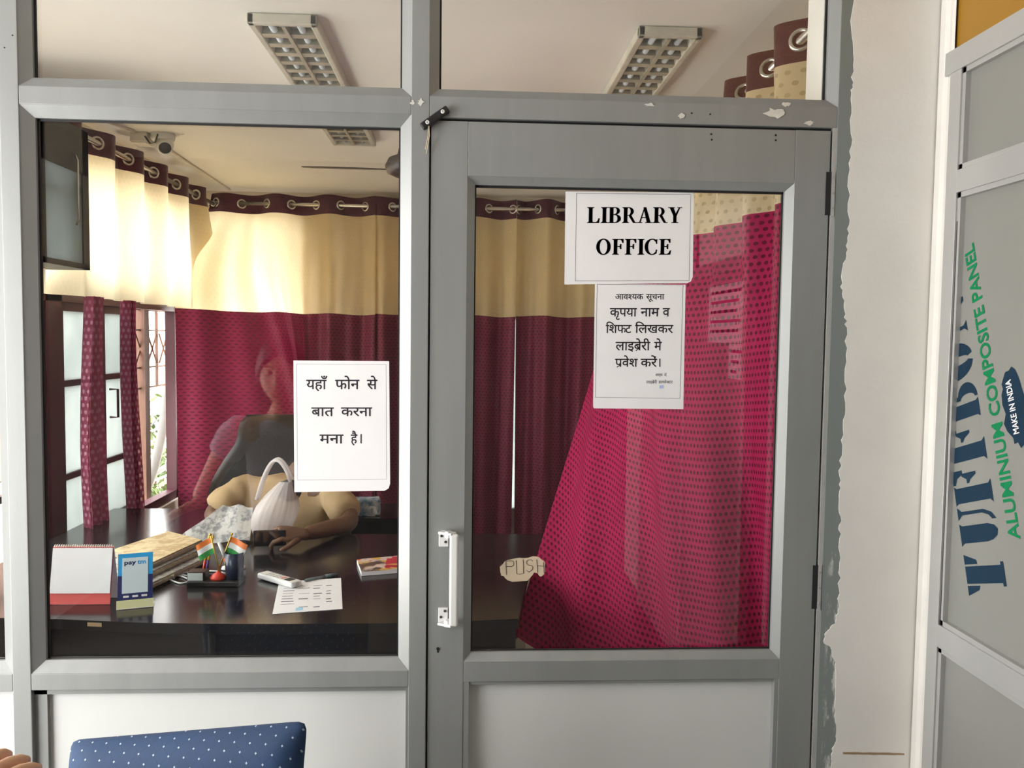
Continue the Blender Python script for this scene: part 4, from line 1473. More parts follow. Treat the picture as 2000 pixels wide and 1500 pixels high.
for k, (xa, xb) in enumerate(((.034, -.012), (.006, .058))):
    A_, B_ = V((xa*.3+.008, 0, .040)), V((xb, -.004+.008*k, .172))
    fl_ = MB().tube([A_, B_], .0022, 6).build('flag_pole', gd, fs_)
    MB().sphere(B_, .0045, n=8, k=6).build('finial', gd, fl_)
    d = (B_-A_).normalized()
    if k == 0: out_, hgt, W_ = V((-.86, .05, -.40)), .056, .060
    else: out_, hgt, W_ = V((.90, -.05, -.34)), .058, .064
    top_ = A_.lerp(B_, .93)
    fb = MB()
    for s_, mt in enumerate((og, wt, gr)):
        q = MB()
        n = 8
        vs = []
        for i in range(n+1):
            t_ = i/n
            for e_ in (s_, s_+1):
                p = top_+out_*W_*t_-d*hgt*e_/3*(1 if k else 1)+V((0, .004*math.sin(t_*6), -.006*t_*t_))
                vs.append(p)
        q._new(vs, [(2*i, 2*i+1, 2*i+3, 2*i+2) for i in range(n)], True)
        q.build('flag_stripe', mt, fl_)['label'] = ('saffron stripe', 'white stripe', 'green stripe')[s_]
# small boxes behind the organiser
for dx, dy, w_, lab in ((.012, .09, .035, 'little white cap box behind the desk flags, left one'), (.06, .10, .032, 'little white cap box behind the desk flags, beside the pen cup')):
    q = thing('small_box', lab, 'box', (bx_+dx, by_+dy, DZ), group='white caps behind the organiser')
    MB().lathe([(w_*.5, .001), (w_*.5, .028), (w_*.42, .034), (w_*.2, .036)], n=16).build('body', M['white_plastic'], q)
    MB().lathe([(w_*.52, .02), (w_*.52, .026)], n=16).build('rim', M['gasket'], q)

# cables and a plug by the organiser
cb = MB()
for pts in ([(300, 1120), (330, 1128), (360, 1119), (395, 1115), (430, 1116)], [(320, 1131), (345, 1124), (370, 1133), (352, 1139), (330, 1130), (338, 1120), (366, 1124), (385, 1117)]):
    q = [onto(a, b, DZ+.004) for a, b in pts]
    sm = []
    for i in range(len(q)-1):
        p0, p1, p2, p3 = q[max(i-1, 0)], q[i], q[i+1], q[min(i+2, len(q)-1)]
        for s_ in range(6):
            t_ = s_/6
            sm.append(.5*((2*p1)+(p2-p0)*t_+(2*p0-5*p1+4*p2-p3)*t_**2+(3*p1-p0-3*p2+p3)*t_**3))
    sm.append(q[-1])
    cb.tube(sm, .0028, 6)
tag(cb.build('charging_cable', M['white_plastic']), 'white charging cable coiled on the desk left of the organiser', 'cable')
c = onto(332, 1132, DZ)
o = thing('plug_adapter', 'small clear grey plug adapter at the end of the charging cable', 'adapter', tuple(c), .4)
MB().box((0, 0, .010), (.03, .022, .018), None, .004).build('body', M['ring'], o)
MB().tube([(-.015, .005, .01), (-.03, .005, .01)], .002, 6).tube([(-.015, -.005, .01), (-.03, -.005, .01)], .002, 6).build('pin', M['steel'], o)

# newspapers
def paper_mat(name, c1_, c2_, sc):
    m_, nt, out = nmat(name)
    b_ = N(nt, 'ShaderNodeBsdfPrincipled')
    b_.inputs['Roughness'].default_value = .6
    f = noise(nt, sc, 5.0, stretch=(1, 1, 1), rough=.7)
    nt.links.new(mix_rgb(nt, ramp(nt, f, .45, .58), c1_, c2_), b_.inputs['Base Color'])
    nt.links.new(b_.outputs[0], out.inputs[0])
    return m_


M['news'] = paper_mat('newsprint', (.56, .55, .52), (.24, .24, .25), 26)
M['news_y'] = paper_mat('yellowed_newsprint', (.66, .54, .32), (.46, .32, .16), 20)
M['news_edge'] = mat('newspaper_edges', (.42, .36, .28), .8, 0, .3, 60)
st = [((296, 1112), (398, 1064), (330, 1046), (212, 1086), 'yellowed folded newspaper on top of the pile behind the payment stand', M['news_y']),
      ((288, 1120), (402, 1068), (338, 1050), (206, 1096), 'folded newspaper in the middle of the pile behind the payment stand', M['news']),
      ((292, 1128), (410, 1074), (344, 1054), (210, 1102), 'folded newspaper at the bottom of the pile behind the payment stand', M['news'])]
for i, (a, b, c_, d, lab, mt) in enumerate(st):
    z = DZ+.002+.022*(2-i)
    pts = [onto(*p, DZ+.046) for p in (a, b, c_, d)]
    c = sum(pts, V((0, 0, 0)))/4
    o = thing('newspaper', lab, 'newspaper', (c.x, c.y, z), group='folded newspapers on the desk')
    q = MB().prism([(p.x-c.x, p.y-c.y) for p in pts], (0, 0, 0), (1, 0, 0), (0, 1, 0), .020)
    bmesh.ops.bevel(q.bm, geom=[e for e in q.bm.edges], offset=.006, segments=3, affect='EDGES')
    q.build('folded_sheets', M['news_edge'], o)
    MB().prism([((p.x-c.x)*.95, (p.y-c.y)*.95) for p in pts], (0, 0, .0201), (1, 0, 0), (0, 1, 0), .0006).build('front_page', mt, o)
# loose spread newspaper
gx, gy = 14, 8
cs = [onto(338, 1060, DZ+.012), onto(488, 1057, DZ+.012), P(494, 991, y=1.60), P(436, 988, y=1.60)]
c = sum(cs, V((0, 0, 0)))/4
o = thing('newspaper', 'open newspaper spread on the desk beside the white carrier bag', 'newspaper', (c.x, c.y, DZ))
q = MB()
vs = []
for j in range(gy+1):
    for i in range(gx+1):
        u_, v_ = i/gx, j/gy
        p = cs[0].lerp(cs[1], u_).lerp(cs[3].lerp(cs[2], u_), v_)
        vs.append(p-V((c.x, c.y, DZ))+V((0, 0, .006*math.sin(u_*9+v_*3)+.004*math.sin(v_*8))))
q._new(vs, [(j*(gx+1)+i, j*(gx+1)+i+1, (j+1)*(gx+1)+i+1, (j+1)*(gx+1)+i) for j in range(gy) for i in range(gx)], True)
q.build('spread_page', M['news'], o)
o, c = flat_sheet('plastic_folder', 'pale translucent folder lying between newspaper pile and organiser', 'folder', [(300, 1116), (362, 1110), (356, 1078), (318, 1092)], mat('pale_folder', (0.50, 0.53, 0.55), 0.25, 0, 0.1), DZ, .003)

# low black rack behind the desk and packets on it
o = thing('side_rack', 'low black side rack behind the seated man', 'rack', (-.50, 2.74, 0))
MB().bx(-.22, .22, -.2, .2, .60, .62).build('rack_top', M['desk'], o)
for sx in (-1, 1):
    MB().bx(sx*.22-.01, sx*.22+.01, -.2, .2, 0, .60).build('side_panel', M['desk'], o)
MB().bx(-.21, .21, .18, .2, .02, .60).build('back_panel', M['desk'], o)
M['blue_pack'] = mat('blue_print_packet', (0.06, 0.25, 0.42), 0.4, 0, 0.4, 30, col2=(.75, .78, .80))
for i, (pa, w_, h_, rz, mt, lab) in enumerate((((712, 1003), .16, .03, .2, M['blue_pack'], 'crumpled blue and white packet on the rack behind the seated man'),
                                             ((725, 1012), .06, .055, -.3, M['paper'], 'white paper packet standing at the rack edge'))):
    c = P(*pa, y=2.64-.03*i)
    q = thing('packet', lab, 'packet', (c.x, c.y, .6205), rz)
    b = MB().box((0, 0, h_/2+.03*(1-i)), (w_, .10-.05*i, h_+.06*(1-i)), None, .012, 3)
    for v in b.bm.verts: v.co += V((random.uniform(-.006, .006), random.uniform(-.006, .006), random.uniform(-.002, .006) if v.co.z > .02 else 0))
    b.build('wrapper', mt, q)
    MB().box((w_*.30, -.053+.025*i, h_*.6+.02*(1-i)), (w_*.25, .002, h_*.5), None).build('label_patch', M['paper'] if i == 0 else M['blue_pack'], q)

# notices on the corridor's side door, visible as a reflection in the door glass
for (ya, yb, za, zb, lab) in ((-1.62, -1.16, 1.592, 1.83, 'wide paper notice on the corridor side door, reflected in the door glass'), (-1.33, -1.14, 1.45, 1.588, 'small paper notice below the wide one, reflected in the door glass')):
    o = thing('paper_notice', lab, 'notice', (XS+.0145, (ya+yb)/2, (za+zb)/2), group='notices on the side door')
    MB().bx(-.0008, 0, (ya-yb)/2, (yb-ya)/2, (za-zb)/2, (zb-za)/2).build('paper', M['paper'], o)
    t = MB()
    for r_ in range(int((zb-za)/.04)):
        z = (zb-za)/2-.03-r_*.04
        t.bx(-.0014, -.0009, (ya-yb)/2+.03, (yb-ya)/2-.03-.03*(r_ % 3), z-.006, z+.006)
    t.build('lettering', M['ink'], o)
# ------------------------------------------------------------------ what the open casement shows
g = MB().bx(-9, XW-.12, -1.5, 16, -.10, -.02)
struct('ground_outside', g, mat('pale_dry_ground', (0.50, 0.46, 0.40), 0.9, 0, 0.3, 3))
o = thing('window_grille', 'rusty brown iron window grille outside the open casement', 'grille', (XW-.16, 3.0, 0))
f = MB()
for y in (-.42, -.24, -.06, .12, .28, .46): f.bx(-.008, .008, y-.006, y+.006, 1.28, 1.86)
for z in (1.28, 1.40, 1.62, 1.74): f.bx(-.007, .007, -.5, .5, z-.005, z+.005)
for k in range(5):
    y = -.42+.18*k
    for s_ in (1, -1):
        f.tube([(0, y+(.02 if s_ > 0 else .16), 1.42), (0, y+(.16 if s_ > 0 else .02), 1.60)], .006, 6)
f.build('lattice', M['brown_wood'], o)
MB().bx(-.03, .03, .02, .09, -.02, 2.3).build('post', M['brown_wood'], o)
M['leafy'] = mat('green_leaves', (0.026, 0.055, 0.010), 0.6, 0, 0.5, 9, col2=(.085, .11, .022))
random.seed(21)
for i, (x, y, z, r_, n, lab) in enumerate(((-2.62, 5.0, .72, .42, 420, 'leafy green shrub outside the open casement, upper one'), (-2.45, 4.55, .34, .34, 340, 'leafy green shrub outside the open casement, lower one'))):
    o = thing('shrub', lab, 'shrub', (x, y, 0))
    b = MB()
    for k in range(n):
        d = V((random.gauss(0, 1), random.gauss(0, 1), random.gauss(0, .8))).normalized()*r_*random.random()**.4
        c = V((0, 0, z))+d
        q = Euler((random.uniform(-1, 1), random.uniform(-1, 1), random.uniform(0, 6))).to_matrix()
        l_ = random.uniform(.03, .06)
        pts = [c+q @ V(p)*l_ for p in ((-1, 0, 0), (-.3, .42, .1), (.6, .3, .08), (1, 0, 0), (.6, -.3, .08), (-.3, -.42, .1))]
        b._new(pts, [(0, 1, 2, 3, 4, 5)])
    b.build('foliage', M['leafy'], o, recalc=False)
    s_ = MB()
    for k in range(4):
        a = k*1.6
        s_.tube([(.03*math.cos(a), .03*math.sin(a), -.02), (.1*math.cos(a), .1*math.sin(a), z*.6), (.2*math.cos(a), .2*math.sin(a), z+.1)], [.012, .009, .004], 6)
    s_.build('stem', M['brown_wood'], o)
M['pipe'] = mat('bleached_pipe', (0.10, 0.092, 0.09), 0.6, 0, 0.2, 10)
for i, (pts, r_, lab) in enumerate((([(333, 640), (330, 740), (318, 840), (302, 910), (284, 960)], .030, 'thick curved grey pipe outside the open casement'),
                                    ([(275, 945), (310, 920), (352, 895)], .020, 'slanting pale pole outside the casement, just above the sill'),
                                    ([(275, 1000), (320, 980), (352, 962)], .014, 'lowest thin pole outside the casement, at sill level'),
                                    ([(280, 845), (312, 815), (350, 775)], .006, 'thin pale cane crossing the shrubs outside'),
                                    ([(310, 935), (335, 925), (352, 962)], .008, 'yellowish bent cane outside near the sill'))):
    q = [P(a, b, x=-2.02-.02*i) for a, b in pts]
    if i == 0: q = [q[0]+V((0, 0, .5))]+q+[V((q[-1].x, q[-1].y, -.02))]
    else: q = [q[0]+(q[0]-q[1])*1.6]+q+[q[-1]+(q[-1]-q[-2])*1.6]
    tag(MB().tube(q, r_, 10).build('pole', M['pipe'] if i < 4 else M['card']), lab, 'pole', 'poles outside the window')
    if i == 0: bpy.data.objects['pole'].name = 'drain_pipe'
o = tag(MB().bx(-5.1, -5.0, 5.5, 11.1, 0, 5.5).build('brick_house', mat('pinkish_brick', (0.22, 0.13, 0.10), 0.9, 0, 0.25, 30)), 'pinkish brick house wall beyond the garden', 'building')
# ------------------------------------------------------------------ blue chair in the corridor
def blue_fabric():
    m_, nt, out = nmat('blue_diamond_fabric')
    b = N(nt, 'ShaderNodeBsdfPrincipled')
    b.inputs['Roughness'].default_value = .75
    b.inputs['Sheen Weight'].default_value = .05
    tc = N(nt, 'ShaderNodeTexCoord')
    sp = N(nt, 'ShaderNodeSeparateXYZ')
    nt.links.new(tc.outputs['Object'], sp.inputs[0])
    u = math_n(nt, 'DIVIDE', sp.outputs[0], .030)
    v = math_n(nt, 'DIVIDE', math_n(nt, 'ADD', sp.outputs[2], sp.outputs[1]), .042)
    a = math_n(nt, 'ABSOLUTE', math_n(nt, 'SUBTRACT', math_n(nt, 'FRACT', math_n(nt, 'ADD', u, v)), .5))
    c = math_n(nt, 'ABSOLUTE', math_n(nt, 'SUBTRACT', math_n(nt, 'FRACT', math_n(nt, 'SUBTRACT', u, v)), .5))
    near_a = math_n(nt, 'GREATER_THAN', a, .455)
    near_c = math_n(nt, 'GREATER_THAN', c, .455)
    lines = math_n(nt, 'MAXIMUM', near_a, near_c)
    dots = math_n(nt, 'MULTIPLY', math_n(nt, 'GREATER_THAN', a, .43), math_n(nt, 'GREATER_THAN', c, .43))
    base = mix_rgb(nt, ramp(nt, noise(nt, 14.0, 3.0), .3, .7), (0.006, 0.036, 0.105), (0.005, 0.028, 0.085))
    k1 = mix_rgb(nt, math_n(nt, 'MULTIPLY', lines, .55), base, (0.006, 0.022, 0.07))
    k2 = mix_rgb(nt, dots, k1, (0.33, 0.42, 0.50))
    nt.links.new(k2, b.inputs['Base Color'])
    nt.links.new(b.outputs[0], out.inputs[0])
    return m_


M['blue'] = blue_fabric()
tl, tr = P(112, 1462, y=-.36), P(586, 1424, y=-.46)
mid = (tl+tr)/2
rz = math.atan2(tr.y-tl.y, tr.x-tl.x)
w_ = math.hypot(tr.x-tl.x, tr.y-tl.y)
tilt = (tr.z-tl.z)/w_
ztop = mid.z
o = thing('banquet_chair', 'blue patterned fabric chair standing against the partition below the window', 'chair', (mid.x, mid.y, 0), rz)
pr = []
H0 = .47
nU, nV = 14, 16
b = MB()


def cushion(u, v, side):
    """rounded upholstered back: u across, v up"""
    z = H0+(ztop-H0)*v
    ww = w_/2*(1.0-.05*(1-v))
    x = (u*2-1)*ww
    e = max(0, 1-abs(u*2-1)**9)**.5
    h = max(0, 1-abs(v*2-1)**14)**.5
    th = .026*min(e, 1)*h+.006
    y = (.07*(v-.5))+(-th if side else th*.7)
    return V((x, y, z+tilt*x*v))


for side in (0, 1):
    g_ = [[cushion(i/nU, j/nV, side) for i in range(nU+1)] for j in range(nV+1)]
    vs = [p for r_ in g_ for p in r_]
    fs = [(j*(nU+1)+i, j*(nU+1)+i+1, (j+1)*(nU+1)+i+1, (j+1)*(nU+1)+i) for j in range(nV) for i in range(nU)]
    b._new(vs, fs, True)
# rounded rim joining both faces
rim = []
for i in range(nU+1): rim.append((i/nU, 0))
for j in range(1, nV+1): rim.append((1, j/nV))
for i in range(nU-1, -1, -1): rim.append((i/nU, 1))
for j in range(nV-1, 0, -1): rim.append((0, j/nV))
vs = []
for (u, v) in rim: vs += [cushion(u, v, 0), cushion(u, v, 1)]
n = len(rim)
b._new(vs, [(2*i, 2*((i+1) % n), 2*((i+1) % n)+1, 2*i+1) for i in range(n)], True)
bmesh.ops.remove_doubles(b.bm, verts=b.bm.verts, dist=.0005)
bo = b.build('backrest', M['blue'], o)
sm = bo.modifiers.new('sub', 'SUBSURF')
sm.levels = sm.render_levels = 1
s_ = MB().box((0, -.245, .445), (w_*.98, .43, .07), None, .03, 4)
for v in s_.bm.verts: v.co.z += .012*math.cos(v.co.x/w_*3)
s_.build('seat', M['blue'], o)
M['chair_metal'] = mat('dark_chair_tube', (0.05, 0.05, 0.055), 0.35, 0.4, 0)
for sx in (-1, 1):
    MB().tube([(sx*(w_/2-.03), -.42, .41), (sx*(w_/2-.02), -.45, .0)], .011, 10).build('leg', M['chair_metal'], o)
    MB().tube([(sx*(w_/2-.03), .035, ztop-.1), (sx*(w_/2-.03), -.01, H0), (sx*(w_/2-.03), -.03, .42), (sx*(w_/2-.02), .07, .0)], .011, 10).build('leg', M['chair_metal'], o)
    MB().tube([(sx*(w_/2-.03), -.42, .405), (sx*(w_/2-.03), -.03, .405)], .011, 10).build('seat_rail', M['chair_metal'], o)

# ------------------------------------------------------------------ black office chair behind the desk
o = thing('office_chair', 'tall black padded office chair behind the desk', 'chair', (-.95, 2.21, 0))
b = MB()
nU, nV = 14, 18


def cb_(u, v, s_):
    z = .52+.665*v
    ww = .36-.12*max(0, min(1, (v-.45)/.35))**1.3
    if v > .9: ww *= (1-((v-.9)/.1)**2*.16)
    x = (u*2-1)*ww
    e = (max(0, 1-abs(u*2-1)**4))**.5*(max(0, 1-abs(v*2-1)**8))**.5
    th = .05*e+.012
    y = .05+.20*v**1.3+.05*(1-abs(u*2-1)**2)*(.4)+(-th if s_ else th*.8)-.02*math.sin(v*PI*4)*e*s_
    return V((x, y, z))


for s_ in (0, 1):
    vs = [cb_(i/nU, j/nV, s_) for j in range(nV+1) for i in range(nU+1)]
    b._new(vs, [(j*(nU+1)+i, j*(nU+1)+i+1, (j+1)*(nU+1)+i+1, (j+1)*(nU+1)+i) for j in range(nV) for i in range(nU)], True)
rim = [(i/nU, 0) for i in range(nU+1)]+[(1, j/nV) for j in range(1, nV+1)]+[(i/nU, 1) for i in range(nU-1, -1, -1)]+[(0, j/nV) for j in range(nV-1, 0, -1)]
vs = []
for (u, v) in rim: vs += [cb_(u, v, 0), cb_(u, v, 1)]
n = len(rim)
b._new(vs, [(2*i, 2*((i+1) % n), 2*((i+1) % n)+1, 2*i+1) for i in range(n)], True)
bmesh.ops.remove_doubles(b.bm, verts=b.bm.verts, dist=.0005)
b.build('backrest', M['leather'], o)
MB().box((0, -.12, .45), (.54, .50, .10), None, .04, 4).build('seat', M['leather'], o)
for sx in (-1, 1):
    MB().tube([(sx*.29, .08, .60), (sx*.31, .0, .66), (sx*.31, -.22, .66), (sx*.29, -.26, .58), (sx*.26, -.20, .44)], .02, 10).build('armrest', M['black_plastic'], o)
MB().tube([(0, -.08, .41), (0, -.08, .10)], .03, 12).build('gas_post', M['black_plastic'], o)
for k in range(5):
    a = 2*PI*k/5+.3
    lg = MB().tube([(0, -.08, .10), (.28*math.cos(a), -.08+.28*math.sin(a), .075)], [.025, .015], 8).build('leg', M['black_plastic'], o)
    MB().sphere((.28*math.cos(a), -.08+.28*math.sin(a), .03), (.025, .025, .03), n=12, k=8).build('caster', M['black_plastic'], lg)
# ------------------------------------------------------------------ people
def skin_mesh(pts, edges, root, sub=2):
    """pts: name -> (co, radius or (rx, ry)); one smooth limb surface"""
    names = list(pts)
    idx = {k: i for i, k in enumerate(names)}
    me = bpy.data.meshes.new('sk')
    me.from_pydata([tuple(pts[k][0]) for k in names], [(idx[a], idx[b]) for a, b in edges], [])
    o = bpy.data.objects.new('sk', me)
    COL.objects.link(o)
    md = o.modifiers.new('skin', 'SKIN')
    md.use_smooth_shade = True
    md.branch_smoothing = 0.6
    for k in names:
        r_ = pts[k][1]
        sv = me.skin_vertices[0].data[idx[k]]
        sv.radius = r_ if isinstance(r_, tuple) else (r_, r_)
        sv.use_root = (k == root)
    s = o.modifiers.new('sub', 'SUBSURF')
    s.levels = s.render_levels = sub
    bpy.context.view_layer.update()
    dg = bpy.context.evaluated_depsgraph_get()
    m2 = bpy.data.meshes.new_from_object(o.evaluated_get(dg))
    bpy.data.objects.remove(o)
    bpy.data.meshes.remove(me)
    for p in m2.polygons: p.use_smooth = True
    return m2


def add_mesh(bm, me, mi=0):
    n0 = len(bm.faces)
    bm.from_mesh(me)
    bm.faces.ensure_lookup_table()
    for f in bm.faces[n0:]:
        f.material_index = mi
        f.smooth = True
    bpy.data.meshes.remove(me)


def head_into(bm, c, fwd, up=V((0, 0, 1)), s=1.0):
    """head with brow, nose, lips, chin, ears; materials 0 skin, 1 eye white, 2 dark"""
    fwd = V(fwd).normalized()
    rt_ = fwd.cross(up).normalized()
    up = rt_.cross(fwd)
    R_ = Matrix((rt_, fwd, up)).transposed()
    n, k = 40, 32
    vs, fs = [], []

    def g(x, z, cx, cz, wx, wz): return math.exp(-((x-cx)/wx)**2-((z-cz)/wz)**2)
    for i in range(k+1):
        for j in range(n):
            t, p = PI*i/k, 2*PI*j/n
            x, y, z = math.sin(t)*math.cos(p), math.sin(t)*math.sin(p), math.cos(t)
            X, Y, Z = .076*x, .096*y, .118*z
            if Z < 0: X *= 1-.34*(-z)**1.6
            if Z < -.02 and y > 0: Y *= 1-.04*(-z)
            if z < -.3 and y < 0: Y *= 1+.25*z
            if y > 0:
                Y += .022*g(X, Z, 0, -.022, .012, .022)+.010*g(X, Z, 0, .012, .009, .022)      # nose
                Y += .006*g(X, Z, 0, .034, .050, .010)                                       # brow
                Y -= .012*(g(X, Z, .031, .014, .016, .012)+g(X, Z, -.031, .014, .016, .012))   # eye sockets
                Y += .008*g(X, Z, 0, -.060, .022, .006)+.006*g(X, Z, 0, -.073, .018, .005)-.004*g(X, Z, 0, -.066, .024, .0025)  # lips
                Y += .010*g(X, Z, 0, -.100, .022, .014)                                      # chin
                Y += .004*(g(X, Z, .045, -.015, .018, .02)+g(X, Z, -.045, -.015, .018, .02))
            vs.append(V(c)+R_ @ (V((X, Y, Z))*s))
    for i in range(k):
        for j in range(n):
            fs.append((i*n+j, (i+1)*n+j, (i+1)*n+(j+1) % n, i*n+(j+1) % n))
    mb = MB()
    mb.bm.free()
    mb.bm = bm
    mb.mi = 0
    mb._new(vs, fs, True)
    for sx in (-1, 1):
        q = Matrix.Rotation(sx*.35, 3, 'Z')
        mb.sphere(V(c)+R_ @ (V((sx*.076, -.008, -.004))*s), (.010*s, .020*s, .032*s), R_ @ q, 12, 10)
    mb.mi = 1
    for sx in (-1, 1): mb.sphere(V(c)+R_ @ (V((sx*.031, .073, .012))*s), .0125*s, R_, 12, 8)
    mb.mi = 2
    for sx in (-1, 1):
        mb.sphere(V(c)+R_ @ (V((sx*.031, .0835, .012))*s), .0052*s, R_, 10, 6)
        mb.box(V(c)+R_ @ (V((sx*.032, .0905, .033))*s), (.034*s, .006*s, .006*s), R_ @ Matrix.Rotation(-sx*.12, 3, 'Y'), .002)
    mb.mi = 3
    mb.box(V(c)+R_ @ (V((0, .0985, -.0665))*s), (.040*s, .006*s, .008*s), R_, .0025)
    mb.mi = 0
    return R_


def hair_mesh(c, R_, s=1.0, low=.02):
    """short cropped hair: a shell over the skull with a ragged hairline"""
    n, k = 36, 18
    vs, fs = [], []
    for sh in (0, 1):
        for i in range(k+1):
            for j in range(n):
                p = 2*PI*j/n
                front = max(0, math.sin(p))
                tmax = 1.95-.95*front**1.5+.03*math.sin(7*p)
                t = tmax*i/k
                x, y, z = math.sin(t)*math.cos(p), math.sin(t)*math.sin(p), math.cos(t)
                k_ = (1.0, 1.105+.02*math.sin(9*p+5*t))[sh]
                if i == k: k_ = 1.0
                vs.append(V(c)+R_ @ (V((.077*x, .097*y, .119*z))*s*k_))
    o2 = (k+1)*n
    for i in range(k):
        for j in range(n):
            a = (i*n+j, (i+1)*n+j, (i+1)*n+(j+1) % n, i*n+(j+1) % n)
            fs.append(tuple(q+o2 for q in a))
    mb = MB()
    mb._new(vs[o2:], [tuple(q-o2 for q in f) for f in fs], True)
    return mb


def hand_into(bm, wrist, d, nrm, side, curl=.35, s=1.0, spread=.12, grip=0.0):
    """palm, four unequal bent fingers and a thumb leaving the side of the palm. d: wrist->fingers, nrm: back of hand, side: +1/-1 thumb side"""
    d, nrm = V(d).normalized(), V(nrm)
    nrm = (nrm-d*nrm.dot(d)).normalized()
    sd = d.cross(nrm)*side
    W = V(wrist)
    P_ = {'w': (W, (.024*s, .019*s)), 'p1': (W+d*.035*s, (.034*s, .016*s)), 'p2': (W+d*.078*s, (.037*s, .013*s))}
    # palm as its own flattened shape
    mb = MB()
    mb.bm.free()
    mb.bm = bm
    mb.mi = 0
    prof = [(-.02, .024, .020), (.0, .026, .019), (.02, .033, .018), (.045, .039, .016), (.07, .041, .0145), (.088, .039, .012), (.096, .030, .008)]
    n = 16
    vs = []
    for (l, a, b) in prof:
        for j in range(n):
            t = 2*PI*j/n
            vs.append(W+(d*l+sd*a*math.copysign(abs(math.cos(t))**.8, math.cos(t))+nrm*b*math.copysign(abs(math.sin(t))**.9, math.sin(t)))*s)
    fs = [(i*n+j, (i+1)*n+j, (i+1)*n+(j+1) % n, i*n+(j+1) % n) for i in range(len(prof)-1) for j in range(n)]
    fs += [tuple(range(n)), tuple(range((len(prof)-1)*n, len(prof)*n))[::-1]]
    mb._new(vs, fs, True)
    L = [(.030, .072), (.010, .080), (-.011, .075), (-.030, .058)]
    for k, (off, ln) in enumerate(L):
        a = spread*(off/.03)
        fd = (d*math.cos(a)+sd*math.sin(a)).normalized()
        p = W+(d*.086+sd*off)*s
        pts, rs = [p-fd*.012*s], [.0095*s]
        ang = 0
        for q, fr in enumerate((.45, .31, .24)):
            ang += (curl*(.7 if q == 0 else 1.0)+grip*(.5 if q == 0 else 1.0))*(1+.08*k)
            pts.append(p)
            rs.append((.0098, .0090, .0082)[q]*s)
            p = p+(fd*math.cos(ang)-nrm*math.sin(ang))*ln*fr*s
        pts.append(p)
        rs.append(.0068*s)
        pts.append(p+(pts[-1]-pts[-2]).normalized()*.005*s)
        rs.append(.003*s)
        mb.tube(pts, rs, 10)
    td = (d*.72+sd*.69).normalized()
    p = W+(d*.020+sd*.026)*s
    pts = [p, p+td*.030*s, p+td*.055*s+(-nrm*.006+d*.004)*s, p+td*.068*s+(-nrm*.012+d*.018)*s, p+td*.071*s+(-nrm*.013+d*.023)*s]
    mb.tube(pts, [.014*s, .0125*s, .0105*s, .0078*s, .004*s], 10)


def cloth_shell(pts, edges, root, mt, name, parent, wrinkle=.004, sub=2, cut=None):
    me = skin_mesh(pts, edges, root, sub)
    bm = bmesh.new()
    bm.from_mesh(me)
    bpy.data.meshes.remove(me)
    if cut:
        for (co, no) in cut:
            bmesh.ops.bisect_plane(bm, geom=bm.verts[:]+bm.edges[:]+bm.faces[:], plane_co=co, plane_no=no, clear_outer=True)
    bm.normal_update()
    for v in bm.verts:
        p = v.co
        w = math.sin(p.x*37+p.z*21)*math.sin(p.z*43-p.y*31)+.6*math.sin(p.x*71+p.y*53+p.z*17)
        v.co = p+v.normal*wrinkle*w
    for f in bm.faces: f.smooth = True
    m2 = bpy.data.meshes.new(name)
    bm.to_mesh(m2)
    bm.free()
    return link_mesh(name, m2, mt, parent)


M['skin'] = mat('brown_skin', (0.16, 0.080, 0.045), 0.5, 0, 0.12, 30)
M['skin2'] = mat('light_brown_skin', (0.62, 0.36, 0.22), 0.5, 0, 0.1, 30)
M['eye'] = mat('eye_white', (0.72, 0.70, 0.66), 0.3, 0, 0)
M['lip'] = mat('lips', (0.26, 0.10, 0.08), 0.5, 0, 0)
M['hair'] = mat('black_hair', (0.010, 0.009, 0.009), 0.45, 0, 0.2, 60, 0.5, 200)
M['shirt'] = mat('cream_shirt_cotton', (0.47, 0.33, 0.175), 0.85, 0, 0.1, 12, 0.15, 90)
M['trouser'] = mat('dark_trouser_cloth', (0.03, 0.03, 0.035), 0.85, 0, 0.1, 20)


def body(pts, edges, root, head, fwd, up, hands, skin, name, parent):
    me = skin_mesh(pts, edges, root)
    bm = bmesh.new()
    add_mesh(bm, me, 0)
    R_ = head_into(bm, head, fwd, up)
    for h in hands: hand_into(bm, *h[0], **h[1])
    bmesh.ops.recalc_face_normals(bm, faces=bm.faces)
    m2 = bpy.data.meshes.new(name)
    bm.to_mesh(m2)
    bm.free()
    return link_mesh(name, m2, [skin, M['eye'], M['hair'], M['lip']], parent), R_


# ---- man seated behind the desk, looking down at a phone; the notice hides his face
mo = thing('person', 'seated person in a cream short-sleeved shirt holding a phone behind the desk', 'person', (0, 0, 0))
shR, shL = V((-1.01, 1.86, .915)), V((-.62, 1.86, .91))
J = {'pelvis': (V((-.80, 1.98, .56)), (.17, .13)), 'waist': (V((-.80, 1.95, .70)), (.165, .13)), 'chest': (V((-.81, 1.91, .84)), (.16, .11)), 'neck0': (V((-.79, 1.90, .955)), .062), 'neck': (V((-.73, 1.86, 1.04)), .052),
     'shR': (shR, .062), 'elR': (V((-1.13, 1.76, .80)), .045), 'wrR': (V((-1.00, 1.66, .80)), .030),
     'shL': (shL, .062), 'elL': (V((-.50, 1.69, .79)), .045), 'wrL': (V((-.665, 1.45, .80)), .029),
     'hipR': (V((-.90, 1.97, .53)), .10), 'knR': (V((-.92, 1.74, .50)), .065), 'anR': (V((-.92, 1.74, .09)), .045), 'toR': (V((-.92, 1.62, .05)), .040),
     'hipL': (V((-.70, 1.97, .53)), .10), 'knL': (V((-.68, 1.74, .50)), .065), 'anL': (V((-.68, 1.74, .09)), .045), 'toL': (V((-.68, 1.62, .05)), .040)}
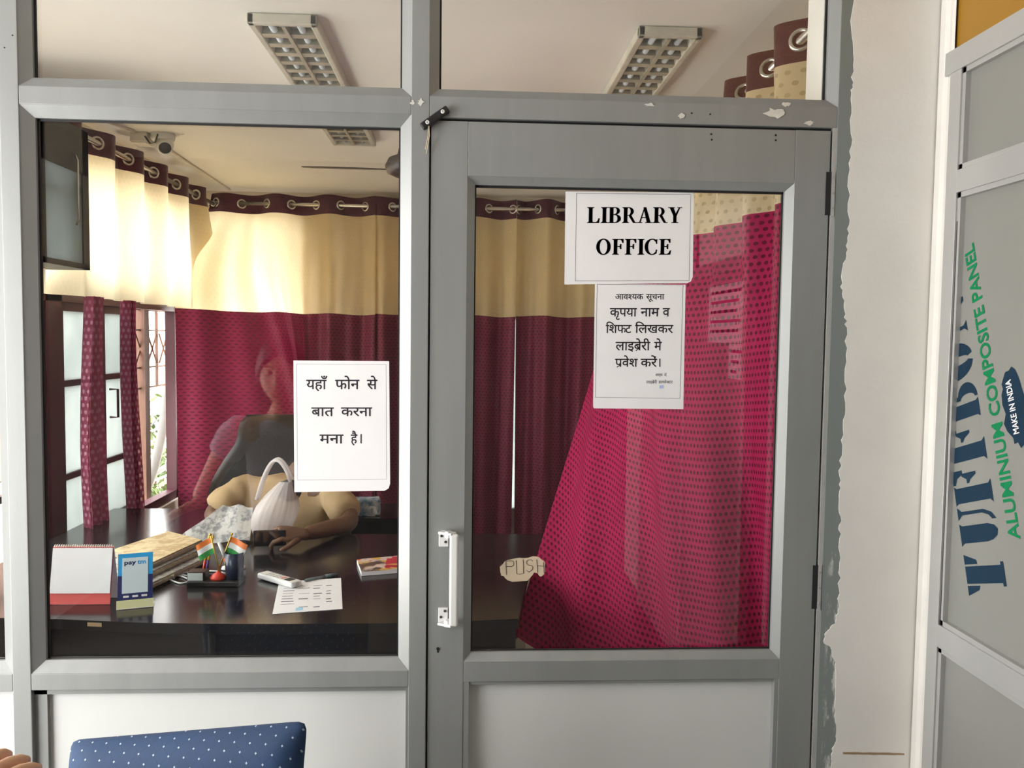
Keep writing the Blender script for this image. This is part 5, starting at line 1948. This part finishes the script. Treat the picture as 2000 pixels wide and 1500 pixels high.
E_ = [('pelvis', 'waist'), ('waist', 'chest'), ('chest', 'neck0'), ('neck0', 'neck'), ('chest', 'shR'), ('shR', 'elR'), ('elR', 'wrR'), ('chest', 'shL'), ('shL', 'elL'), ('elL', 'wrL'),
      ('pelvis', 'hipR'), ('hipR', 'knR'), ('knR', 'anR'), ('anR', 'toR'), ('pelvis', 'hipL'), ('hipL', 'knL'), ('knL', 'anL'), ('anL', 'toL')]
hd = V((-.665, 1.83, 1.15))
hands = [((J['wrR'][0], (.9, -.4, -.05), (0.1, 0, 1), 1), dict(curl=.3)),
         ((J['wrL'][0], (-.75, -.35, .12), (.1, -.55, .80), -1), dict(curl=.45, grip=.35))]
bo, R_ = body(J, E_, 'pelvis', hd, (-.08, -.82, -.55), V((.12, -.3, .95)), hands, M['skin'], 'body', mo)
hair_mesh(hd, R_).build('hair', M['hair'], mo)
S = {k: (J[k][0], (J[k][1][0]*1.10+.012, J[k][1][1]*1.12+.012) if isinstance(J[k][1], tuple) else J[k][1]*1.12+.014) for k in ('pelvis', 'waist', 'chest', 'neck0', 'shR', 'shL')}
S['chest'] = (S['chest'][0]+V((0, -.015, .01)), (.20, .15))
S['neck0'] = (S['neck0'][0], .088)
S['shR'] = (shR, .088)
S['shL'] = (shL, .088)
S['pelvis'] = (S['pelvis'][0], (.20, .165))
S['waist'] = (S['waist'][0]+V((0, -.03, 0)), (.195, .175))
S['slR'] = (shR.lerp(J['elR'][0], .5), .080)
S['slR2'] = (shR.lerp(J['elR'][0], .88), .082)
S['slL'] = (shL.lerp(J['elL'][0], .5), .080)
S['slL2'] = (shL.lerp(J['elL'][0], .88), .082)
SE = [('pelvis', 'waist'), ('waist', 'chest'), ('chest', 'neck0'), ('chest', 'shR'), ('shR', 'slR'), ('slR', 'slR2'), ('chest', 'shL'), ('shL', 'slL'), ('slL', 'slL2')]
sh = cloth_shell(S, SE, 'pelvis', M['shirt'], 'shirt', mo, .005)
pk = MB()
for z_ in (.80, .86, .93): pk.lathe([(.006, 0), (.006, .003)], (-.805, 1.758+(z_-.8)*.12, z_), 10, Matrix.Rotation(PI/2, 3, 'X'))
pk.build('shirt_button', M['card'], sh)
T = {k: (J[k][0], (.185, .145) if k == 'pelvis' else J[k][1]*1.12+.01) for k in ('pelvis', 'hipR', 'knR', 'anR', 'hipL', 'knL', 'anL')}
cloth_shell(T, [('pelvis', 'hipR'), ('hipR', 'knR'), ('knR', 'anR'), ('pelvis', 'hipL'), ('hipL', 'knL'), ('knL', 'anL')], 'pelvis', M['trouser'], 'trousers', mo, .003)
w = J['wrL'][0]
ph = thing('mobile_phone', 'dark mobile phone held by the seated person in cream', 'phone', tuple(w+V((-.115, -.062, .0))), .15)
MB().box((0, 0, 0), (.125, .010, .066), Euler((.12, 0, 0)), .004, 3).build('body', M['black_plastic'], ph)
MB().box((0, .0052, .0006), (.115, .001, .058), Euler((.12, 0, 0))).build('screen', M['desk'], ph)

# ---- pleated white carrier bag on the desk in front of him
bg = P(530, 1058, z=DZ)
o = thing('carrier_bag', 'pleated white plastic carrier bag with looped handles on the desk', 'bag', (bg.x, bg.y, DZ))
def bag_mat():
    m_, nt, out = nmat('white_thin_plastic')
    b = N(nt, 'ShaderNodeBsdfPrincipled')
    b.inputs['Base Color'].default_value = (.66, .60, .58, 1)
    b.inputs['Roughness'].default_value = .35
    t = N(nt, 'ShaderNodeBsdfTransparent')
    mx = N(nt, 'ShaderNodeMixShader')
    mx.inputs[0].default_value = .42
    nt.links.new(b.outputs[0], mx.inputs[1])
    nt.links.new(t.outputs[0], mx.inputs[2])
    nt.links.new(mx.outputs[0], out.inputs[0])
    return m_


M['bag'] = bag_mat()
D = bg.y-CAM_Y
k_ = D/FPX                        # metres per pixel at the bag
pr = [(14, 2), (28, 8), (39, 28), (43, 50), (41, 70), (32, 90), (21, 106), (12, 118)]
n = 64
vs = []
for (r_, z) in pr:
    for j in range(n):
        a = 2*PI*j/n
        pl = 1+(.042*math.sin(a*23+.02*z)+.022*math.sin(a*11+1))*(z/122)
        vs.append(V((r_*k_*math.cos(a)*pl+((z/122)**1.3*36-5)*k_, r_*k_*.62*math.sin(a)*pl, z*k_+(.006*math.sin(a) if z < 5 else 0)+.001)))
q = MB()
q._new(vs, [(i*n+j, (i+1)*n+j, (i+1)*n+(j+1) % n, i*n+(j+1) % n) for i in range(len(pr)-1) for j in range(n)]+[tuple(range(n))], True)
q.build('bag_body', M['bag'], o)
for s_, nm in ((-1, 'bag_handle'), (1, 'bag_handle')):
    pts = []
    for i in range(13):
        t_ = i/12
        x = (-26+66*t_)*k_
        z = (84+58*math.sin(PI*t_)**.8+36*t_)*k_
        pts.append(V((x, s_*.018+.01*math.sin(t_*5), z)))
    hb = MB()
    vs = []
    for i, p in enumerate(pts):
        t_ = (pts[min(i+1, 12)]-pts[max(i-1, 0)]).normalized()
        nn = V((0, 1, 0)).cross(t_).normalized()
        for a, b in ((-.007, -.002), (.007, -.002), (.007, .002), (-.007, .002)): vs.append(p+nn*a+V((0, b, 0)))
    hb._new(vs, [(4*i+a, 4*i+(a+1) % 4, 4*i+4+(a+1) % 4, 4*i+4+a) for i in range(12) for a in range(4)]+[(0, 3, 2, 1), (48, 49, 50, 51)], True)
    hb.build(nm, M['bag'], o)
MB().sphere((34*k_, .01, 100*k_), (24*k_, 12*k_, 22*k_), n=16, k=10).build('dark_bundle', mat('charcoal_cloth', (0.05, 0.05, 0.055), .8, 0, .2, 30), o)

# ---- bystander in the corridor, seen as a reflection in the window (left of the frame)
MY = .0325*2


def mir(px, py, y=1.0, dy=0.0):
    p = P(px, py, y=y)
    return V((p.x, MY-y+dy, p.z))


by = thing('person', 'standing person in a grey T-shirt at the left edge, reflected in the window', 'person', (0, 0, 0))
hd = V((-.645, -.94, 1.472))
shR, shL = V((-.785, -.93, 1.285)), V((-.525, -1.12, 1.285))
J = {'pelvis': (V((-.66, -1.10, .90)), (.135, .10)), 'waist': (V((-.655, -1.07, 1.02)), (.125, .095)), 'chest': (V((-.645, -1.02, 1.20)), (.13, .095)), 'neck0': (V((-.645, -.98, 1.325)), .062), 'neck': (V((-.645, -.95, 1.385)), .052),
     'shR': (shR, .058), 'elR': (V((-.87, -.93, 1.13)), .042), 'wrR': (V((-.932, -.93, 1.020)), .029),
     'shL': (shL, .056), 'elL': (V((-.60, -1.04, 1.02)), .040), 'wrL': (V((-.690, -.775, .985)), .028),
     'hipR': (V((-.74, -1.08, .86)), .09), 'knR': (V((-.75, -1.05, .48)), .062), 'anR': (V((-.75, -1.09, .09)), .042), 'toR': (V((-.80, -.97, .045)), .036),
     'hipL': (V((-.59, -1.16, .86)), .09), 'knL': (V((-.60, -1.15, .48)), .058), 'anL': (V((-.60, -1.18, .09)), .042), 'toL': (V((-.66, -1.08, .045)), .036)}
hands = [((J['wrR'][0], (-.75, .45, -.35), (-.35, -.1, 1), -1), dict(curl=.18)),
         ((J['wrL'][0], (.24, .96, .08), (.35, -.1, 1), 1), dict(curl=.22))]
bo, R_ = body(J, E_, 'pelvis', hd, (.10, .97, -.10), V((0, 0, 1)), hands, M['skin2'], 'body', by)
hair_mesh(hd, R_).build('hair', M['hair'], by)
S = {k: (J[k][0], (J[k][1][0]*1.08+.012, J[k][1][1]*1.1+.012) if isinstance(J[k][1], tuple) else J[k][1]*1.1+.012) for k in ('pelvis', 'waist', 'chest', 'neck0', 'shR', 'shL')}
S['slR'] = (shR.lerp(J['elR'][0], .45), .068)
S['slR2'] = (shR.lerp(J['elR'][0], .70), .066)
S['slL'] = (shL.lerp(J['elL'][0], .45), .068)
S['slL2'] = (shL.lerp(J['elL'][0], .70), .066)
cloth_shell(S, SE, 'pelvis', mat('heather_grey_jersey', (0.60, 0.54, 0.64), .9, 0, .1, 20), 't_shirt', by, .004)
T = {k: (J[k][0], (.15, .115) if k == 'pelvis' else J[k][1]*1.12+.01) for k in ('pelvis', 'hipR', 'knR', 'anR', 'hipL', 'knL', 'anL')}
cloth_shell(T, [('pelvis', 'hipR'), ('hipR', 'knR'), ('knR', 'anR'), ('pelvis', 'hipL'), ('hipL', 'knL'), ('knL', 'anL')], 'pelvis', mat('grey_jeans', (0.16, 0.17, 0.20), .85, 0, .2, 30), 'trousers', by, .003)
